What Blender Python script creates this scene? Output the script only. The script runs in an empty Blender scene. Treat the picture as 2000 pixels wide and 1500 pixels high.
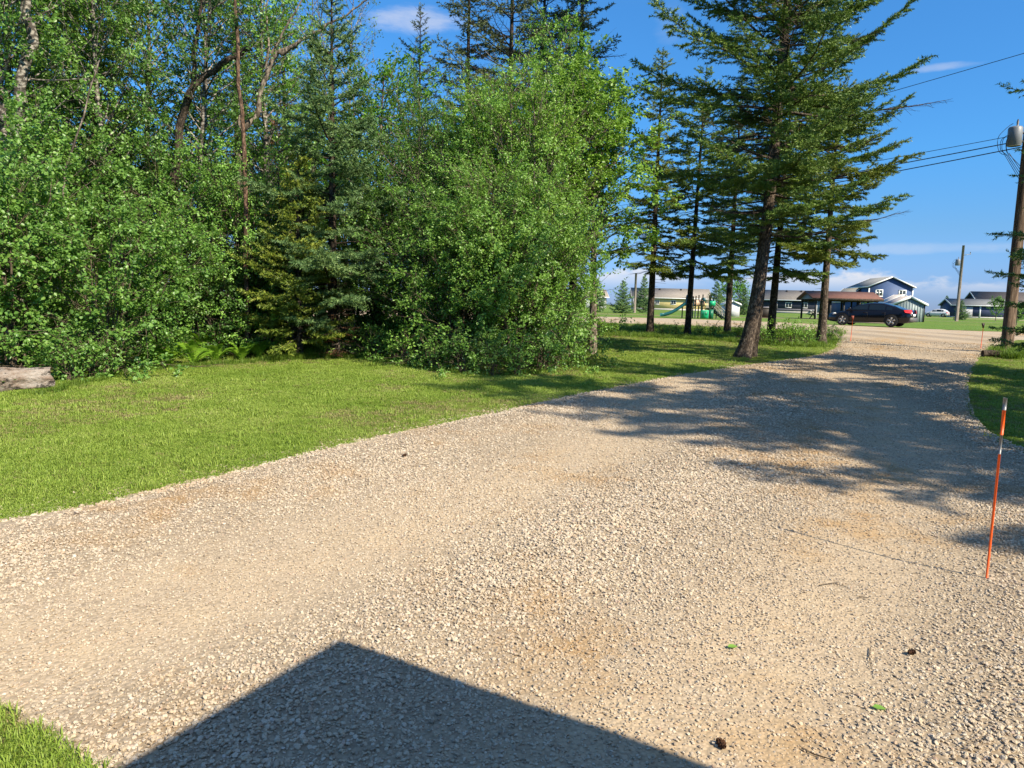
import bpy, bmesh, math, random
import numpy as np
from mathutils import Vector, Matrix
from mathutils.geometry import delaunay_2d_cdt

# ------------------------------------------------------------------ camera, sky, sun, exposure
SC = bpy.context.scene
COL = SC.collection
FPX = 1400.0                       # focal length in photograph pixels (2000 wide)
PITCH = math.atan(160 / FPX)
ROLL = 0.025
CAM = Vector((0, 0, 1.65))
FW = Vector((0, math.cos(PITCH), -math.sin(PITCH)))
U0 = Vector((0, math.sin(PITCH), math.cos(PITCH)))
RT = Vector((1, 0, 0)) * math.cos(ROLL) + U0 * math.sin(ROLL)
UP = -Vector((1, 0, 0)) * math.sin(ROLL) + U0 * math.cos(ROLL)
cd = bpy.data.cameras.new('camera')
cam = bpy.data.objects.new('camera', cd)
COL.objects.link(cam)
cam.matrix_world = Matrix(((RT.x, UP.x, -FW.x, CAM.x), (RT.y, UP.y, -FW.y, CAM.y), (RT.z, UP.z, -FW.z, CAM.z), (0, 0, 0, 1)))
cd.sensor_fit = 'HORIZONTAL'
cd.sensor_width = 36.0
cd.lens = FPX / 2000 * 36.0
cd.clip_start = 0.05
cd.clip_end = 9000
SC.camera = cam

SUN_AZ = math.radians(132)         # where the sun stands, clockwise from +Y
SUN_EL = math.radians(40)
sd = bpy.data.lights.new('sun', 'SUN')
sd.energy = 4.4
sd.angle = math.radians(0.53)
sd.color = (1.0, 0.895, 0.715)
sun = bpy.data.objects.new('sun', sd)
COL.objects.link(sun)
TO_SUN = Vector((math.sin(SUN_AZ) * math.cos(SUN_EL), math.cos(SUN_AZ) * math.cos(SUN_EL), math.sin(SUN_EL)))
sun.rotation_euler = (-TO_SUN).to_track_quat('-Z', 'Y').to_euler()
sun.location = TO_SUN * 60

world = bpy.data.worlds.new('World')
SC.world = world
world.use_nodes = True
wn = world.node_tree
wn.nodes.clear()
def wnode(t, **k):
    n = wn.nodes.new(t)
    for a, b in k.items():
        setattr(n, a, b)
    return n
def wmath(op, a, b=None, c=None, clamp=False):
    n = wnode('ShaderNodeMath', operation=op, use_clamp=clamp)
    for i, v in enumerate((a, b, c)):
        if v is None:
            continue
        if isinstance(v, (int, float)):
            n.inputs[i].default_value = v
        else:
            wn.links.new(v, n.inputs[i])
    return n.outputs[0]
def wrange(v, a, b, c=0.0, d=1.0):
    n = wnode('ShaderNodeMapRange', interpolation_type='SMOOTHSTEP')
    wn.links.new(v, n.inputs[0])
    for i, x in enumerate((a, b, c, d)):
        n.inputs[i + 1].default_value = x
    return n.outputs[0]
sky = wnode('ShaderNodeTexSky', sky_type='NISHITA', sun_disc=False)
sky.sun_elevation = SUN_EL
sky.sun_rotation = SUN_AZ
sky.altitude = 0
sky.air_density = 1.0
sky.dust_density = 0.35
sky.ozone_density = 3.0
tc = wnode('ShaderNodeTexCoord')
sep = wnode('ShaderNodeSeparateXYZ')
wn.links.new(tc.outputs['Generated'], sep.inputs[0])
EL = sep.outputs['Z']
hsv = wnode('ShaderNodeHueSaturation')
hsv.inputs['Saturation'].default_value = 1.12
wn.links.new(sky.outputs[0], hsv.inputs['Color'])
# the clear blue of the day: colour balance of the whole dome by height, the same all round
tint = wnode('ShaderNodeValToRGB')
te = tint.color_ramp.elements
for _ in range(4):
    te.new(0.5)
for e, (p, c) in zip(te, [(0.0, (.36, .52, 1.10)), (0.03, (.36, .53, 1.06)), (0.10, (.39, .62, .91)), (0.19, (.39, .80, 1.10)), (0.36, (.46, .93, 1.22)), (0.75, (1.5, 1.5, 1.45))]):
    e.position = p
    e.color = (c[0] / 1.5, c[1] / 1.5, c[2] / 1.5, 1)
wn.links.new(EL, tint.inputs[0])
mul = wnode('ShaderNodeMix', data_type='RGBA', blend_type='MULTIPLY')
mul.inputs[0].default_value = 1.0
wn.links.new(hsv.outputs[0], mul.inputs[6])
wn.links.new(tint.outputs[0], mul.inputs[7])
bg = wnode('ShaderNodeBackground')
bg.inputs[1].default_value = 0.118
wn.links.new(mul.outputs[2], bg.inputs[0])
def wnoise(scale_vec, scale, detail, rough=0.55, loc=(0, 0, 0)):
    m = wnode('ShaderNodeMapping')
    m.inputs['Scale'].default_value = scale_vec
    m.inputs['Location'].default_value = loc
    wn.links.new(tc.outputs['Generated'], m.inputs[0])
    n = wnode('ShaderNodeTexNoise')
    n.inputs['Scale'].default_value = scale
    n.inputs['Detail'].default_value = detail
    n.inputs['Roughness'].default_value = rough
    wn.links.new(m.outputs[0], n.inputs[0])
    return n.outputs[0]
# a bank of distant cumulus low round the whole horizon
lumps = wnoise((1, 1, 2.2), 9.0, 6, 0.6, (0.3, 0.1, 0))
topedge = wmath('MULTIPLY_ADD', lumps, 0.085, 0.004)               # uneven cloud tops
low = wmath('MULTIPLY', wrange(wmath('SUBTRACT', topedge, EL), 0.0, 0.010), wrange(EL, 0.016, 0.052))
patch = wrange(wnoise((1, 1, 3.0), 5.0, 4, 0.6, (2, 5, 1)), 0.34, 0.56)
low = wmath('MULTIPLY', wmath('MULTIPLY', low, patch), 0.9)
# thin high streaks
streak = wnoise((1.0, 1.6, 7.0), 2.6, 7, 0.62, (1.35, 0.4, 0.62))
high = wmath('MULTIPLY', wmath('MULTIPLY', wrange(streak, 0.70, 0.85), wrange(EL, 0.03, 0.12)), 0.55)
# three small wisps of cirrus seen that day: (pixel, half width, half height, strength)
wn1 = wnoise((1.0, 1.0, 3.5), 14.0, 6, 0.65, (0.2, 0.9, 0.1))
def wdot(v):
    n = wnode('ShaderNodeVectorMath', operation='DOT_PRODUCT')
    wn.links.new(tc.outputs['Generated'], n.inputs[0])
    n.inputs[1].default_value = v
    return n.outputs['Value']
def wisp(px, py, hw, hh, k):
    c = (FW + RT * ((px - 1000) / FPX) - UP * ((py - 750) / FPX)).normalized()
    s = c.cross(Vector((0, 0, 1))).normalized()
    u = s.cross(c)
    a = wmath('DIVIDE', wdot(s), hw / FPX); b = wmath('DIVIDE', wdot(u), hh / FPX)
    r2 = wmath('ADD', wmath('MULTIPLY', a, a), wmath('MULTIPLY', b, b))
    front = wrange(wdot(c), 0.5, 0.8)
    f = wrange(wmath('ADD', r2, wmath('MULTIPLY_ADD', wn1, -3.2, 1.6)), 1.5, -0.4)
    return wmath('MULTIPLY', wmath('MULTIPLY', f, front), k)
for args in ((815, 42, 92, 22, 0.46), (1838, 131, 50, 6, 0.28), (1310, 45, 26, 34, 0.10), (1750, 485, 300, 10, 0.22)):
    high = wmath('ADD', high, wisp(*args))
mask = wmath('ADD', low, high, clamp=True)
bgc = wnode('ShaderNodeBackground')
bgc.inputs[0].default_value = (0.95, 0.925, 0.93, 1)
bgc.inputs[1].default_value = 0.46
mx = wnode('ShaderNodeMixShader')
wn.links.new(mask, mx.inputs[0])
wn.links.new(bg.outputs[0], mx.inputs[1])
wn.links.new(bgc.outputs[0], mx.inputs[2])
wo = wnode('ShaderNodeOutputWorld')
wn.links.new(mx.outputs[0], wo.inputs[0])

SC.view_settings.view_transform = 'Standard'
SC.view_settings.look = 'None'
SC.view_settings.gamma = 1.0
SC.view_settings.exposure = 1.07
SC.view_settings.use_curve_mapping = False
SC.render.engine = 'CYCLES'
SC.cycles.max_bounces = 6
SC.cycles.diffuse_bounces = 4
SC.cycles.glossy_bounces = 2
SC.cycles.transmission_bounces = 4
SC.cycles.transparent_max_bounces = 6
SC.cycles.caustics_reflective = False
SC.cycles.caustics_refractive = False

# ------------------------------------------------------------------ photograph pixel <-> place
def gz(x, y):
    """height of the ground: a gentle rise from the house up to the road, flat beyond"""
    t = np.clip((np.asarray(y, float) - 3.0) / 40.0, 0, 1)
    return 0.74 * (t + 0.10 * np.sin(2 * np.pi * t) * 0.0)
def gzf(x, y):
    return float(gz(x, y))
def project(p):
    d = Vector(p) - CAM
    k = d.dot(FW)
    return 1000 + FPX * d.dot(RT) / k, 750 - FPX * d.dot(UP) / k
def GD(px, py, dz=None):
    """the point of the gravel bed seen at a pixel"""
    d = ray(px, py)
    z = 0.0
    for _ in range(40):
        p = CAM + d * ((z - CAM.z) / d.z)
        h = dz if dz is not None else 0.035 + float(relief(p.x, p.y))
        z = 0.5 * z + 0.5 * (gzf(p.x, p.y) + h)
    return Vector((p.x, p.y, gzf(p.x, p.y) + h))
def ray(px, py):
    return FW + RT * ((px - 1000) / FPX) - UP * ((py - 750) / FPX)
def G(px, py):
    """the ground point seen at a pixel"""
    d = ray(px, py)
    z = 0.0
    for _ in range(40):
        t = (z - CAM.z) / d.z
        p = CAM + d * t
        z = 0.5 * z + 0.5 * gzf(p.x, p.y)
    return Vector((p.x, p.y, gzf(p.x, p.y)))
def at(px, py, depth):
    d = ray(px, py)
    return CAM + d * (depth / d.y)
def XD(px, depth, dz=0.0):
    """the ground point in column px at world depth"""
    x = (px - 1000) / FPX * depth
    for _ in range(8):
        p = Vector((x, depth, gzf(x, depth) + dz))
        q = project(p)[0]
        x += (px - q) / FPX * depth
    return Vector((x, depth, gzf(x, depth) + dz))

# ------------------------------------------------------------------ mesh helpers
def mesh_np(name, V, faces, mats=None, smooth=False, mat_idx=None):
    """V (n,3); faces = list of integer arrays (m,k)"""
    V = np.asarray(V, np.float32).reshape(-1, 3)
    faces = [np.asarray(f, np.int32) for f in faces if len(f)]
    me = bpy.data.meshes.new(name)
    me.vertices.add(len(V))
    me.vertices.foreach_set('co', V.ravel())
    loops = np.concatenate([f.ravel() for f in faces])
    sizes = np.concatenate([np.full(len(f), f.shape[1], np.int32) for f in faces])
    starts = np.concatenate([[0], np.cumsum(sizes)[:-1]]).astype(np.int32)
    me.loops.add(len(loops))
    me.loops.foreach_set('vertex_index', loops)
    me.polygons.add(len(sizes))
    me.polygons.foreach_set('loop_start', starts)
    if smooth:
        me.polygons.foreach_set('use_smooth', np.ones(len(sizes), bool))
    if mat_idx is not None:
        me.polygons.foreach_set('material_index', np.asarray(mat_idx, np.int32))
    me.update(calc_edges=True)
    for m in (mats or []):
        me.materials.append(m)
    return me
def link(name, me, parent=None, loc=None, rot=None):
    o = bpy.data.objects.new(name, me)
    COL.objects.link(o)
    if parent is not None:
        o.parent = parent
    if loc is not None:
        o.location = loc
    if rot is not None:
        o.rotation_euler = rot
    return o
def tag(o, label=None, cat=None, group=None, kind=None):
    if label: o['label'] = label
    if cat: o['category'] = cat
    if group: o['group'] = group
    if kind: o['kind'] = kind
    return o
def empty(name, loc, rz=0.0, label=None, cat=None, group=None):
    o = link(name, None, None, loc, (0, 0, rz))
    o.empty_display_size = 0.2
    return tag(o, label, cat, group)
def dup(root, loc, rz=0.0, scale=1.0, label=None, group=None):
    r = root.copy()
    COL.objects.link(r)
    r.location = loc
    r.rotation_euler = (0, 0, rz)
    r.scale = (scale,) * 3 if isinstance(scale, (int, float)) else scale
    if label: r['label'] = label
    if group: r['group'] = group
    for ch in list(root.children):
        c = ch.copy()
        COL.objects.link(c)
        c.parent = r
        for g in list(ch.children):
            d = g.copy()
            COL.objects.link(d)
            d.parent = c
    return r

class MB:
    """collects boxes, tubes and loose faces for one mesh"""
    def __init__(s):
        s.V = []; s.F = []; s.n = 0; s.I = []
    def add(s, V, faces, mi=0):
        V = np.asarray(V, float).reshape(-1, 3)
        for f in faces:
            f = np.asarray(f, int)
            if len(f):
                s.F.append(f + s.n)
                s.I.append(np.full(len(f), mi))
        s.V.append(V); s.n += len(V)
        return s
    def box(s, c, size, mi=0, M=None):
        x, y, z = [v / 2 for v in size]
        v = np.array([(-x, -y, -z), (x, -y, -z), (x, y, -z), (-x, y, -z), (-x, -y, z), (x, -y, z), (x, y, z), (-x, y, z)])
        if M is not None:
            v = v @ np.array(M.to_3x3()).T
        return s.add(v + np.array(c), [[(0, 3, 2, 1), (4, 5, 6, 7), (0, 1, 5, 4), (1, 2, 6, 5), (2, 3, 7, 6), (3, 0, 4, 7)]], mi)
    def bb(s, x0, x1, y0, y1, z0, z1, mi=0):
        return s.box(((x0 + x1) / 2, (y0 + y1) / 2, (z0 + z1) / 2), (x1 - x0, y1 - y0, z1 - z0), mi)
    def bar(s, a, b, w, h=None, mi=0):
        a, b = Vector(a), Vector(b)
        h = h or w
        d = b - a
        q = d.to_track_quat('X', 'Z').to_matrix()
        return s.box((a + b) / 2, (d.length, w, h), mi, q)
    def tube(s, path, radii, sides=8, mi=0, cap=True):
        V, Q = tube_np(path, radii, sides)
        s.add(V, [Q], mi)
        if cap:
            n = len(path)
            s.F.append(np.array([list(range(sides))[::-1]]) + s.n - len(V)); s.I.append(np.array([mi]))
            s.F.append(np.array([list(range((n - 1) * sides, n * sides))]) + s.n - len(V)); s.I.append(np.array([mi]))
        return s
    def prism(s, poly, y0, y1, mi=0):
        """polygon in XZ pushed along Y"""
        n = len(poly)
        v = [(p[0], y0, p[1]) for p in poly] + [(p[0], y1, p[1]) for p in poly]
        q = [(i, (i + 1) % n, n + (i + 1) % n, n + i) for i in range(n)]
        s.add(v, [q, [list(range(n))[::-1]], [list(range(n, 2 * n))]], mi)
        return s
    def mesh(s, name, mats, smooth=False):
        return mesh_np(name, np.concatenate(s.V), s.F, mats if isinstance(mats, (list, tuple)) else [mats], smooth, np.concatenate(s.I))
    def build(s, name, mats, parent=None, smooth=False, loc=None, rot=None):
        return link(name, s.mesh(name, mats, smooth), parent, loc, rot)

def tube_np(path, radii, sides=6):
    P = np.asarray([tuple(p) for p in path], float)
    r = np.broadcast_to(np.asarray(radii, float), (len(P),))
    T = np.gradient(P, axis=0)
    T /= np.linalg.norm(T, axis=1)[:, None] + 1e-9
    ref = np.array([0.0, 0.0, 1.0]) if abs(T[:, 2]).mean() < 0.8 else np.array([1.0, 0.0, 0.0])
    A = np.cross(T, ref); A /= np.linalg.norm(A, axis=1)[:, None] + 1e-9
    B = np.cross(T, A)
    th = np.arange(sides) * 2 * np.pi / sides
    V = P[:, None, :] + r[:, None, None] * (np.cos(th)[None, :, None] * A[:, None, :] + np.sin(th)[None, :, None] * B[:, None, :])
    n = len(P)
    i = np.arange(n - 1)[:, None] * sides
    j = np.arange(sides)[None, :]
    k = (j + 1) % sides
    Q = np.stack([i + j, i + sides + j, i + sides + k, i + k], -1).reshape(-1, 4)
    return V.reshape(-1, 3), Q
def inside(poly, X, Y):
    """vectorised point in polygon"""
    poly = np.asarray(poly, float)
    r = np.zeros(X.shape, bool)
    j = len(poly) - 1
    for i in range(len(poly)):
        xi, yi = poly[i]; xj, yj = poly[j]
        if yi != yj:
            c = ((yi > Y) != (yj > Y)) & (X < (xj - xi) * (Y - yi) / (yj - yi) + xi)
            r ^= c
        j = i
    return r
def unit(a):
    return a / (np.linalg.norm(a, axis=-1, keepdims=True) + 1e-9)
def in_view(X, Y, Z, margin=60):
    d = np.stack([X - CAM.x, Y - CAM.y, Z - CAM.z], -1)
    k = d @ np.array(FW)
    px = 1000 + FPX * (d @ np.array(RT)) / k
    py = 750 - FPX * (d @ np.array(UP)) / k
    return (k > 0.3) & (px > -margin) & (px < 2000 + margin) & (py > -margin) & (py < 1500 + margin)

# ------------------------------------------------------------------ materials
class NT:
    def __init__(s, name):
        s.m = bpy.data.materials.new(name)
        s.m.use_nodes = True
        s.t = s.m.node_tree
        s.b = s.t.nodes['Principled BSDF']
        s.out = s.t.nodes['Material Output']
    def n(s, t, ins=None, **k):
        n = s.t.nodes.new(t)
        for a, b in k.items():
            setattr(n, a, b)
        for key, v in (ins or {}).items():
            s.set(n.inputs[key], v)
        return n
    def set(s, sock, v):
        if isinstance(v, bpy.types.NodeSocket):
            s.t.links.new(v, sock)
        elif isinstance(v, (tuple, list)) and len(v) == 3 and sock.type == 'RGBA':
            sock.default_value = (*v, 1)
        else:
            sock.default_value = v
    def co(s, kind='Object', scale=(1, 1, 1)):
        t = s.n('ShaderNodeTexCoord')
        if scale == (1, 1, 1):
            return t.outputs[kind]
        return s.n('ShaderNodeMapping', {'Vector': t.outputs[kind], 'Scale': scale}).outputs[0]
    def noise(s, scale, detail=4, rough=0.55, vec=None, out=0):
        i = {'Scale': scale, 'Detail': detail, 'Roughness': rough}
        i['Vector'] = vec if vec is not None else s.co()
        return s.n('ShaderNodeTexNoise', i).outputs[out]
    def vor(s, scale, vec=None, out='Distance', feature='F1', rnd=1.0):
        return s.n('ShaderNodeTexVoronoi', {'Scale': scale, 'Vector': vec if vec is not None else s.co(), 'Randomness': rnd}, feature=feature).outputs[out]
    def ramp(s, fac, stops, interp='LINEAR'):
        n = s.n('ShaderNodeValToRGB', {'Fac': fac})
        e = n.color_ramp.elements
        n.color_ramp.interpolation = interp
        while len(e) < len(stops):
            e.new(0.5)
        for el, (p, c) in zip(e, stops):
            el.position = p
            el.color = (*c, 1) if len(c) == 3 else c
        return n.outputs[0]
    def mix(s, fac, a, b, blend='MIX'):
        n = s.n('ShaderNodeMix', data_type='RGBA', blend_type=blend)
        s.set(n.inputs[0], fac); s.set(n.inputs[6], a); s.set(n.inputs[7], b)
        return n.outputs[2]
    def math(s, op, a, b=0.0, clamp=False):
        n = s.n('ShaderNodeMath', operation=op, use_clamp=clamp)
        s.set(n.inputs[0], a); s.set(n.inputs[1], b)
        return n.outputs[0]
    def rng(s, v, a, b, c=0.0, d=1.0):
        n = s.n('ShaderNodeMapRange', {0: v, 1: a, 2: b, 3: c, 4: d})
        return n.outputs[0]
    def bump(s, h, strength=0.5, dist=0.02, nrm=None):
        i = {'Height': h, 'Strength': strength, 'Distance': dist}
        if nrm is not None: i['Normal'] = nrm
        return s.n('ShaderNodeBump', i).outputs[0]
    def fin(s, color, rough=0.6, nrm=None, spec=0.3, metal=0.0):
        s.set(s.b.inputs['Base Color'], color)
        s.set(s.b.inputs['Roughness'], rough)
        s.set(s.b.inputs['Specular IOR Level'], spec)
        s.set(s.b.inputs['Metallic'], metal)
        if nrm is not None: s.set(s.b.inputs['Normal'], nrm)
        return s.m
def plain(name, c, rough=0.55, spec=0.3, metal=0.0, var=0.12, scale=3.0):
    t = NT(name)
    n = t.noise(scale, 5)
    col = t.mix(t.rng(n, 0.3, 0.7), tuple(v * (1 - var) for v in c), tuple(min(1, v * (1 + var)) for v in c))
    return t.fin(col, t.rng(n, 0.2, 0.8, max(0.05, rough - 0.08), min(1, rough + 0.08)), None, spec, metal)
def leafmat(name, stops, trans=0.40, rough=0.40, tcol=(0.20, 0.36, 0.03), spec=0.5, clump=1.2):
    t = NT(name)
    rnd = t.n('ShaderNodeNewGeometry').outputs['Random Per Island']
    big = t.noise(clump, 2, vec=t.n('ShaderNodeNewGeometry').outputs['Position'])
    f = t.math('ADD', t.math('MULTIPLY', rnd, 0.65), t.math('MULTIPLY', t.rng(big, 0.3, 0.7), 0.35))
    col = t.ramp(f, stops)
    t.fin(col, rough, None, spec)
    tr = t.n('ShaderNodeBsdfTranslucent', {'Color': t.mix(0.5, col, tcol)})
    ms = t.n('ShaderNodeMixShader', {0: trans, 1: t.b.outputs[0], 2: tr.outputs[0]})
    t.t.links.new(ms.outputs[0], t.out.inputs[0])
    return t.m

# ------------------------------------------------------------------ the ground
def m_soil():
    t = NT('lawn_soil')
    P = t.n('ShaderNodeNewGeometry').outputs['Position']
    n1 = t.noise(0.35, 5, 0.6, P); n2 = t.noise(9, 6, 0.7, P); n3 = t.noise(60, 3, 0.6, P)
    green = t.mix(t.rng(n2, 0.35, 0.65), (0.09, 0.14, 0.018), (0.18, 0.22, 0.038))
    dry = t.mix(t.rng(n2, 0.3, 0.7), (0.20, 0.155, 0.075), (0.13, 0.10, 0.04))
    c = t.mix(t.rng(n1, 0.50, 0.72, 0, 0.75), green, dry)
    c = t.mix(t.rng(n3, 0.35, 0.7, 0, 0.45), c, (0.05, 0.06, 0.015))
    return t.fin(c, 0.9, t.bump(n3, 0.6, 0.03), 0.1)
def m_gravel(name='gravel_bed', far=False):
    t = NT(name)
    P = t.n('ShaderNodeNewGeometry').outputs['Position']
    big = t.noise(0.45, 4, 0.6, P); mid = t.noise(2.1, 6, 0.65, P)
    cellv = t.n('ShaderNodeTexVoronoi', {'Scale': 55.0, 'Vector': P})
    cellb = t.n('ShaderNodeTexVoronoi', {'Scale': 28.0, 'Vector': P})
    sp = t.n('ShaderNodeSeparateColor', {0: cellv.outputs['Color']}).outputs[0]
    stone = t.ramp(sp, [(0.0, (0.23, 0.19, 0.15)), (0.25, (0.35, 0.285, 0.205)), (0.6, (0.435, 0.355, 0.255)), (1.0, (0.52, 0.435, 0.325))])
    dust = t.mix(t.rng(mid, 0.3, 0.7), (0.395, 0.295, 0.195), (0.47, 0.37, 0.25))
    xyz = t.n('ShaderNodeSeparateXYZ', {0: P})
    X, Y = xyz.outputs[0], xyz.outputs[1]
    u = t.math('ADD', t.math('ADD', t.math('MULTIPLY', X, 0.80), t.math('MULTIPLY', Y, -0.60)), t.math('MULTIPLY', t.math('MULTIPLY', Y, Y), 0.012))
    ph = t.math('ADD', t.math('MULTIPLY', u, 2.4), t.math('MULTIPLY', t.math('SINE', t.math('MULTIPLY', Y, 0.6)), 0.5))
    lane = t.rng(t.math('ADD', t.math('SINE', ph), t.math('MULTIPLY', mid, 0.8)), 0.9, -0.4)      # 1 in the packed wheel tracks
    c = t.mix(t.math('MULTIPLY', t.rng(mid, 0.34, 0.62, 0.35, 1.0), t.rng(lane, 0, 1, 0.35, 1.0)), stone, dust)
    c = t.mix(t.rng(lane, 0, 1, 0.36, 0.0), c, (0.15, 0.115, 0.08)) if not far else c  # bed darkened outside the tracks: painted shade of gaps among coarse stones
    stain = t.math('MULTIPLY', t.rng(big, 0.50, 0.62), t.rng(mid, 0.42, 0.58))
    c = t.mix(t.math('MULTIPLY', stain, 0.8), c, (0.36, 0.215, 0.085))
    gap = t.rng(cellv.outputs['Distance'], 0.45, 0.75)
    c = t.mix(t.math('MULTIPLY', gap, 0.45), c, (0.20, 0.155, 0.10))
    h = t.math('ADD', t.math('MULTIPLY', cellv.outputs['Distance'], -0.6), t.math('MULTIPLY', cellb.outputs['Distance'], -0.5))
    h = t.math('ADD', h, t.math('MULTIPLY', mid, 0.5))
    return t.fin(c, 0.95, t.bump(h, 0.3 if not far else 0.25, 0.02), 0.08)
M_SOIL = m_soil()
M_GRAVEL = m_gravel()
def m_field():
    t = NT('far_grass')
    P = t.n('ShaderNodeNewGeometry').outputs['Position']
    n1 = t.noise(0.08, 5, 0.6, P); n2 = t.noise(1.6, 7, 0.75, P)
    c = t.mix(t.rng(n2, 0.3, 0.7), (0.07, 0.135, 0.020), (0.155, 0.235, 0.04))
    c = t.mix(t.rng(n1, 0.48, 0.68, 0, 0.5), c, (0.21, 0.20, 0.06))
    return t.fin(c, 0.9, t.bump(n2, 0.8, 0.15), 0.1)
M_FIELD = m_field()

def grid_sheet(name, xs, ys, dz, mat, kind='structure'):
    X, Y = np.meshgrid(xs, ys)
    Z = gz(X, Y) + dz
    V = np.stack([X, Y, Z], -1).reshape(-1, 3)
    nx, ny = len(xs), len(ys)
    i = np.arange(ny - 1)[:, None] * nx; j = np.arange(nx - 1)[None, :]
    Q = np.stack([i + j, i + j + 1, i + nx + j + 1, i + nx + j], -1).reshape(-1, 4)
    o = link(name, mesh_np(name, V, [Q], [mat], True))
    return tag(o, kind=kind)
far = np.array([-4000, -1500, -600, -250, -110, -60])
xs = np.concatenate([far, np.arange(-40, 61, 2.0), -far[::-1]])
ys = np.concatenate([far, np.arange(-40, 3, 2.0), np.arange(3, 43.01, 1.0), np.arange(45, 80, 4.0), [90, 110, 140, 180, 250, 400, 800, 1500, 4000]])
ground = grid_sheet('ground', xs, ys, -0.004, M_SOIL)

def sheet(name, poly, dz, edge_dz, step, mat, jitter=0.0, seed=1, relief=None):
    """a flat sheet on the ground with the outline poly (list of x,y), sunk at its rim"""
    rng = np.random.default_rng(seed)
    P = []
    n = len(poly)
    for i in range(n):
        a = np.array(poly[i]); b = np.array(poly[(i + 1) % n])
        k = max(1, int(np.linalg.norm(b - a) / step))
        for q in range(k):
            P.append(a + (b - a) * q / k)
    P = np.array(P)
    if jitter:
        nb = rng.normal(0, jitter, (len(P), 2))
        P = P + 0.5 * nb + 0.25 * (np.roll(nb, 1, 0) + np.roll(nb, -1, 0))
    m = len(P)
    x0, y0 = P.min(0); x1, y1 = P.max(0)
    gx, gy = np.meshgrid(np.arange(x0, x1, step), np.arange(y0, y1, step))
    gx = gx.ravel() + rng.uniform(-.2, .2, gx.size) * step
    gy = gy.ravel() + rng.uniform(-.2, .2, gy.size) * step
    ok = inside(P, gx, gy)
    gx, gy = gx[ok], gy[ok]
    d = np.full(len(gx), 9.0)
    for i in range(0, m):
        d = np.minimum(d, np.hypot(gx - P[i, 0], gy - P[i, 1]))
    ok = d > step * 0.6
    gx, gy, d = gx[ok], gy[ok], d[ok]
    pts = [Vector(p) for p in P] + [Vector(p) for p in zip(gx, gy)]
    res = delaunay_2d_cdt(pts, [(i, (i + 1) % m) for i in range(m)], [], 1, 1e-5)
    v2, _, f2, ov = res[0], res[1], res[2], res[3]
    v = np.array([(p.x, p.y) for p in v2])
    D = np.full(len(v), 9.0)
    for i in range(0, m):
        D = np.minimum(D, np.hypot(v[:, 0] - P[i, 0], v[:, 1] - P[i, 1]))
    z = gz(v[:, 0], v[:, 1]) + edge_dz + (dz - edge_dz) * np.clip(D / 0.35, 0, 1)
    if relief is not None:
        z = z + relief(v[:, 0], v[:, 1]) * np.clip(D / 0.6, 0, 1)
    tri = np.array([f for f in f2 if len(f) == 3])
    a = v[tri[:, 1]] - v[tri[:, 0]]; b = v[tri[:, 2]] - v[tri[:, 0]]
    flip = (a[:, 0] * b[:, 1] - a[:, 1] * b[:, 0]) < 0
    tri[flip] = tri[flip][:, ::-1]
    return link(name, mesh_np(name, np.column_stack([v, z]), [tri], [mat], True))

# driveway outline, read off the photograph and laid on the ground
left_px = [(-260, 1065), (0, 1012), (100, 996), (200, 976), (300, 953), (400, 930), (560, 890), (750, 846), (950, 808), (1120, 770), (1300, 736),
           (1450, 713), (1550, 700), (1605, 690), (1632, 678), (1638, 664), (1628, 654), (1600, 648)]
right_px = [(2080, 655), (1990, 664), (1935, 688), (1916, 697), (1908, 710), (1898, 732), (1890, 756), (1893, 790), (1905, 822), (1930, 850), (2000, 882), (2200, 905), (2600, 930)]
LEFT = [tuple(G(*p)[:2]) for p in left_px]
RIGHT = [tuple(G(*p)[:2]) for p in right_px]
PATCH_PX = [(-60, 1340), (0, 1368), (40, 1392), (80, 1410), (130, 1448), (165, 1475), (190, 1510), (200, 1560)]
PATCH = [tuple(GD(*p, 0.09)[:2]) for p in PATCH_PX]
PHI = math.radians(38)
RN = np.array([math.sin(PHI), math.cos(PHI)])        # across the road
RU = np.array([-math.cos(PHI), math.sin(PHI)])       # along the road, to the left
ROAD_D0, ROAD_D1 = 34.5, 45.6
def road_pt(s, d):
    return tuple(RN * d + RU * s)
# the road bows a little: read its rims off the photograph
near_px = [(1000, 626), (1150, 629), (1300, 634), (1450, 640), (1560, 645), (1640, 649), (1990, 664), (2080, 668), (2300, 680)]
far_px = [(2300, 664), (2080, 653), (1990, 649), (1850, 644), (1700, 637), (1600, 633), (1450, 627), (1300, 622), (1150, 618), (1000, 614)]
def stretch(a, b, L):
    a, b = np.array(a), np.array(b)
    return tuple(b + (b - a) / np.linalg.norm(b - a) * L)
NEAR = [tuple(G(*p)[:2]) for p in near_px]
FAR = [tuple(G(*p)[:2]) for p in far_px]
NEAR = [stretch(NEAR[1], NEAR[0], 40)] + NEAR + [stretch(NEAR[-2], NEAR[-1], 30)]
FAR = [stretch(FAR[1], FAR[0], 30)] + FAR + [stretch(FAR[-2], FAR[-1], 40)]
ROAD = NEAR + FAR
DRIVE = LEFT + [tuple(G(1640, 644)[:2]), tuple(G(2080, 660)[:2])] + RIGHT + [(9.0, 3.6), (9.0, -2.5), (-4.5, -2.5)] + [(-4.5, 1.4)]
BOT = [(-4.6, 2.2), tuple(PATCH[0])]
def drive_dir(x, y):
    """distance across the drive, for wheel tracks that run along it"""
    return x * 0.80 - y * 0.60 + 0.012 * y * y
def relief(x, y):
    u = drive_dir(x, y)
    return 0.012 * np.sin(u * 2.4) + 0.007 * np.sin(u * 5.3 + 1.0 + 0.3 * np.sin(y)) + 0.010 * np.sin(x * 0.9 + 1.3) * np.sin(y * 0.7)
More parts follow.
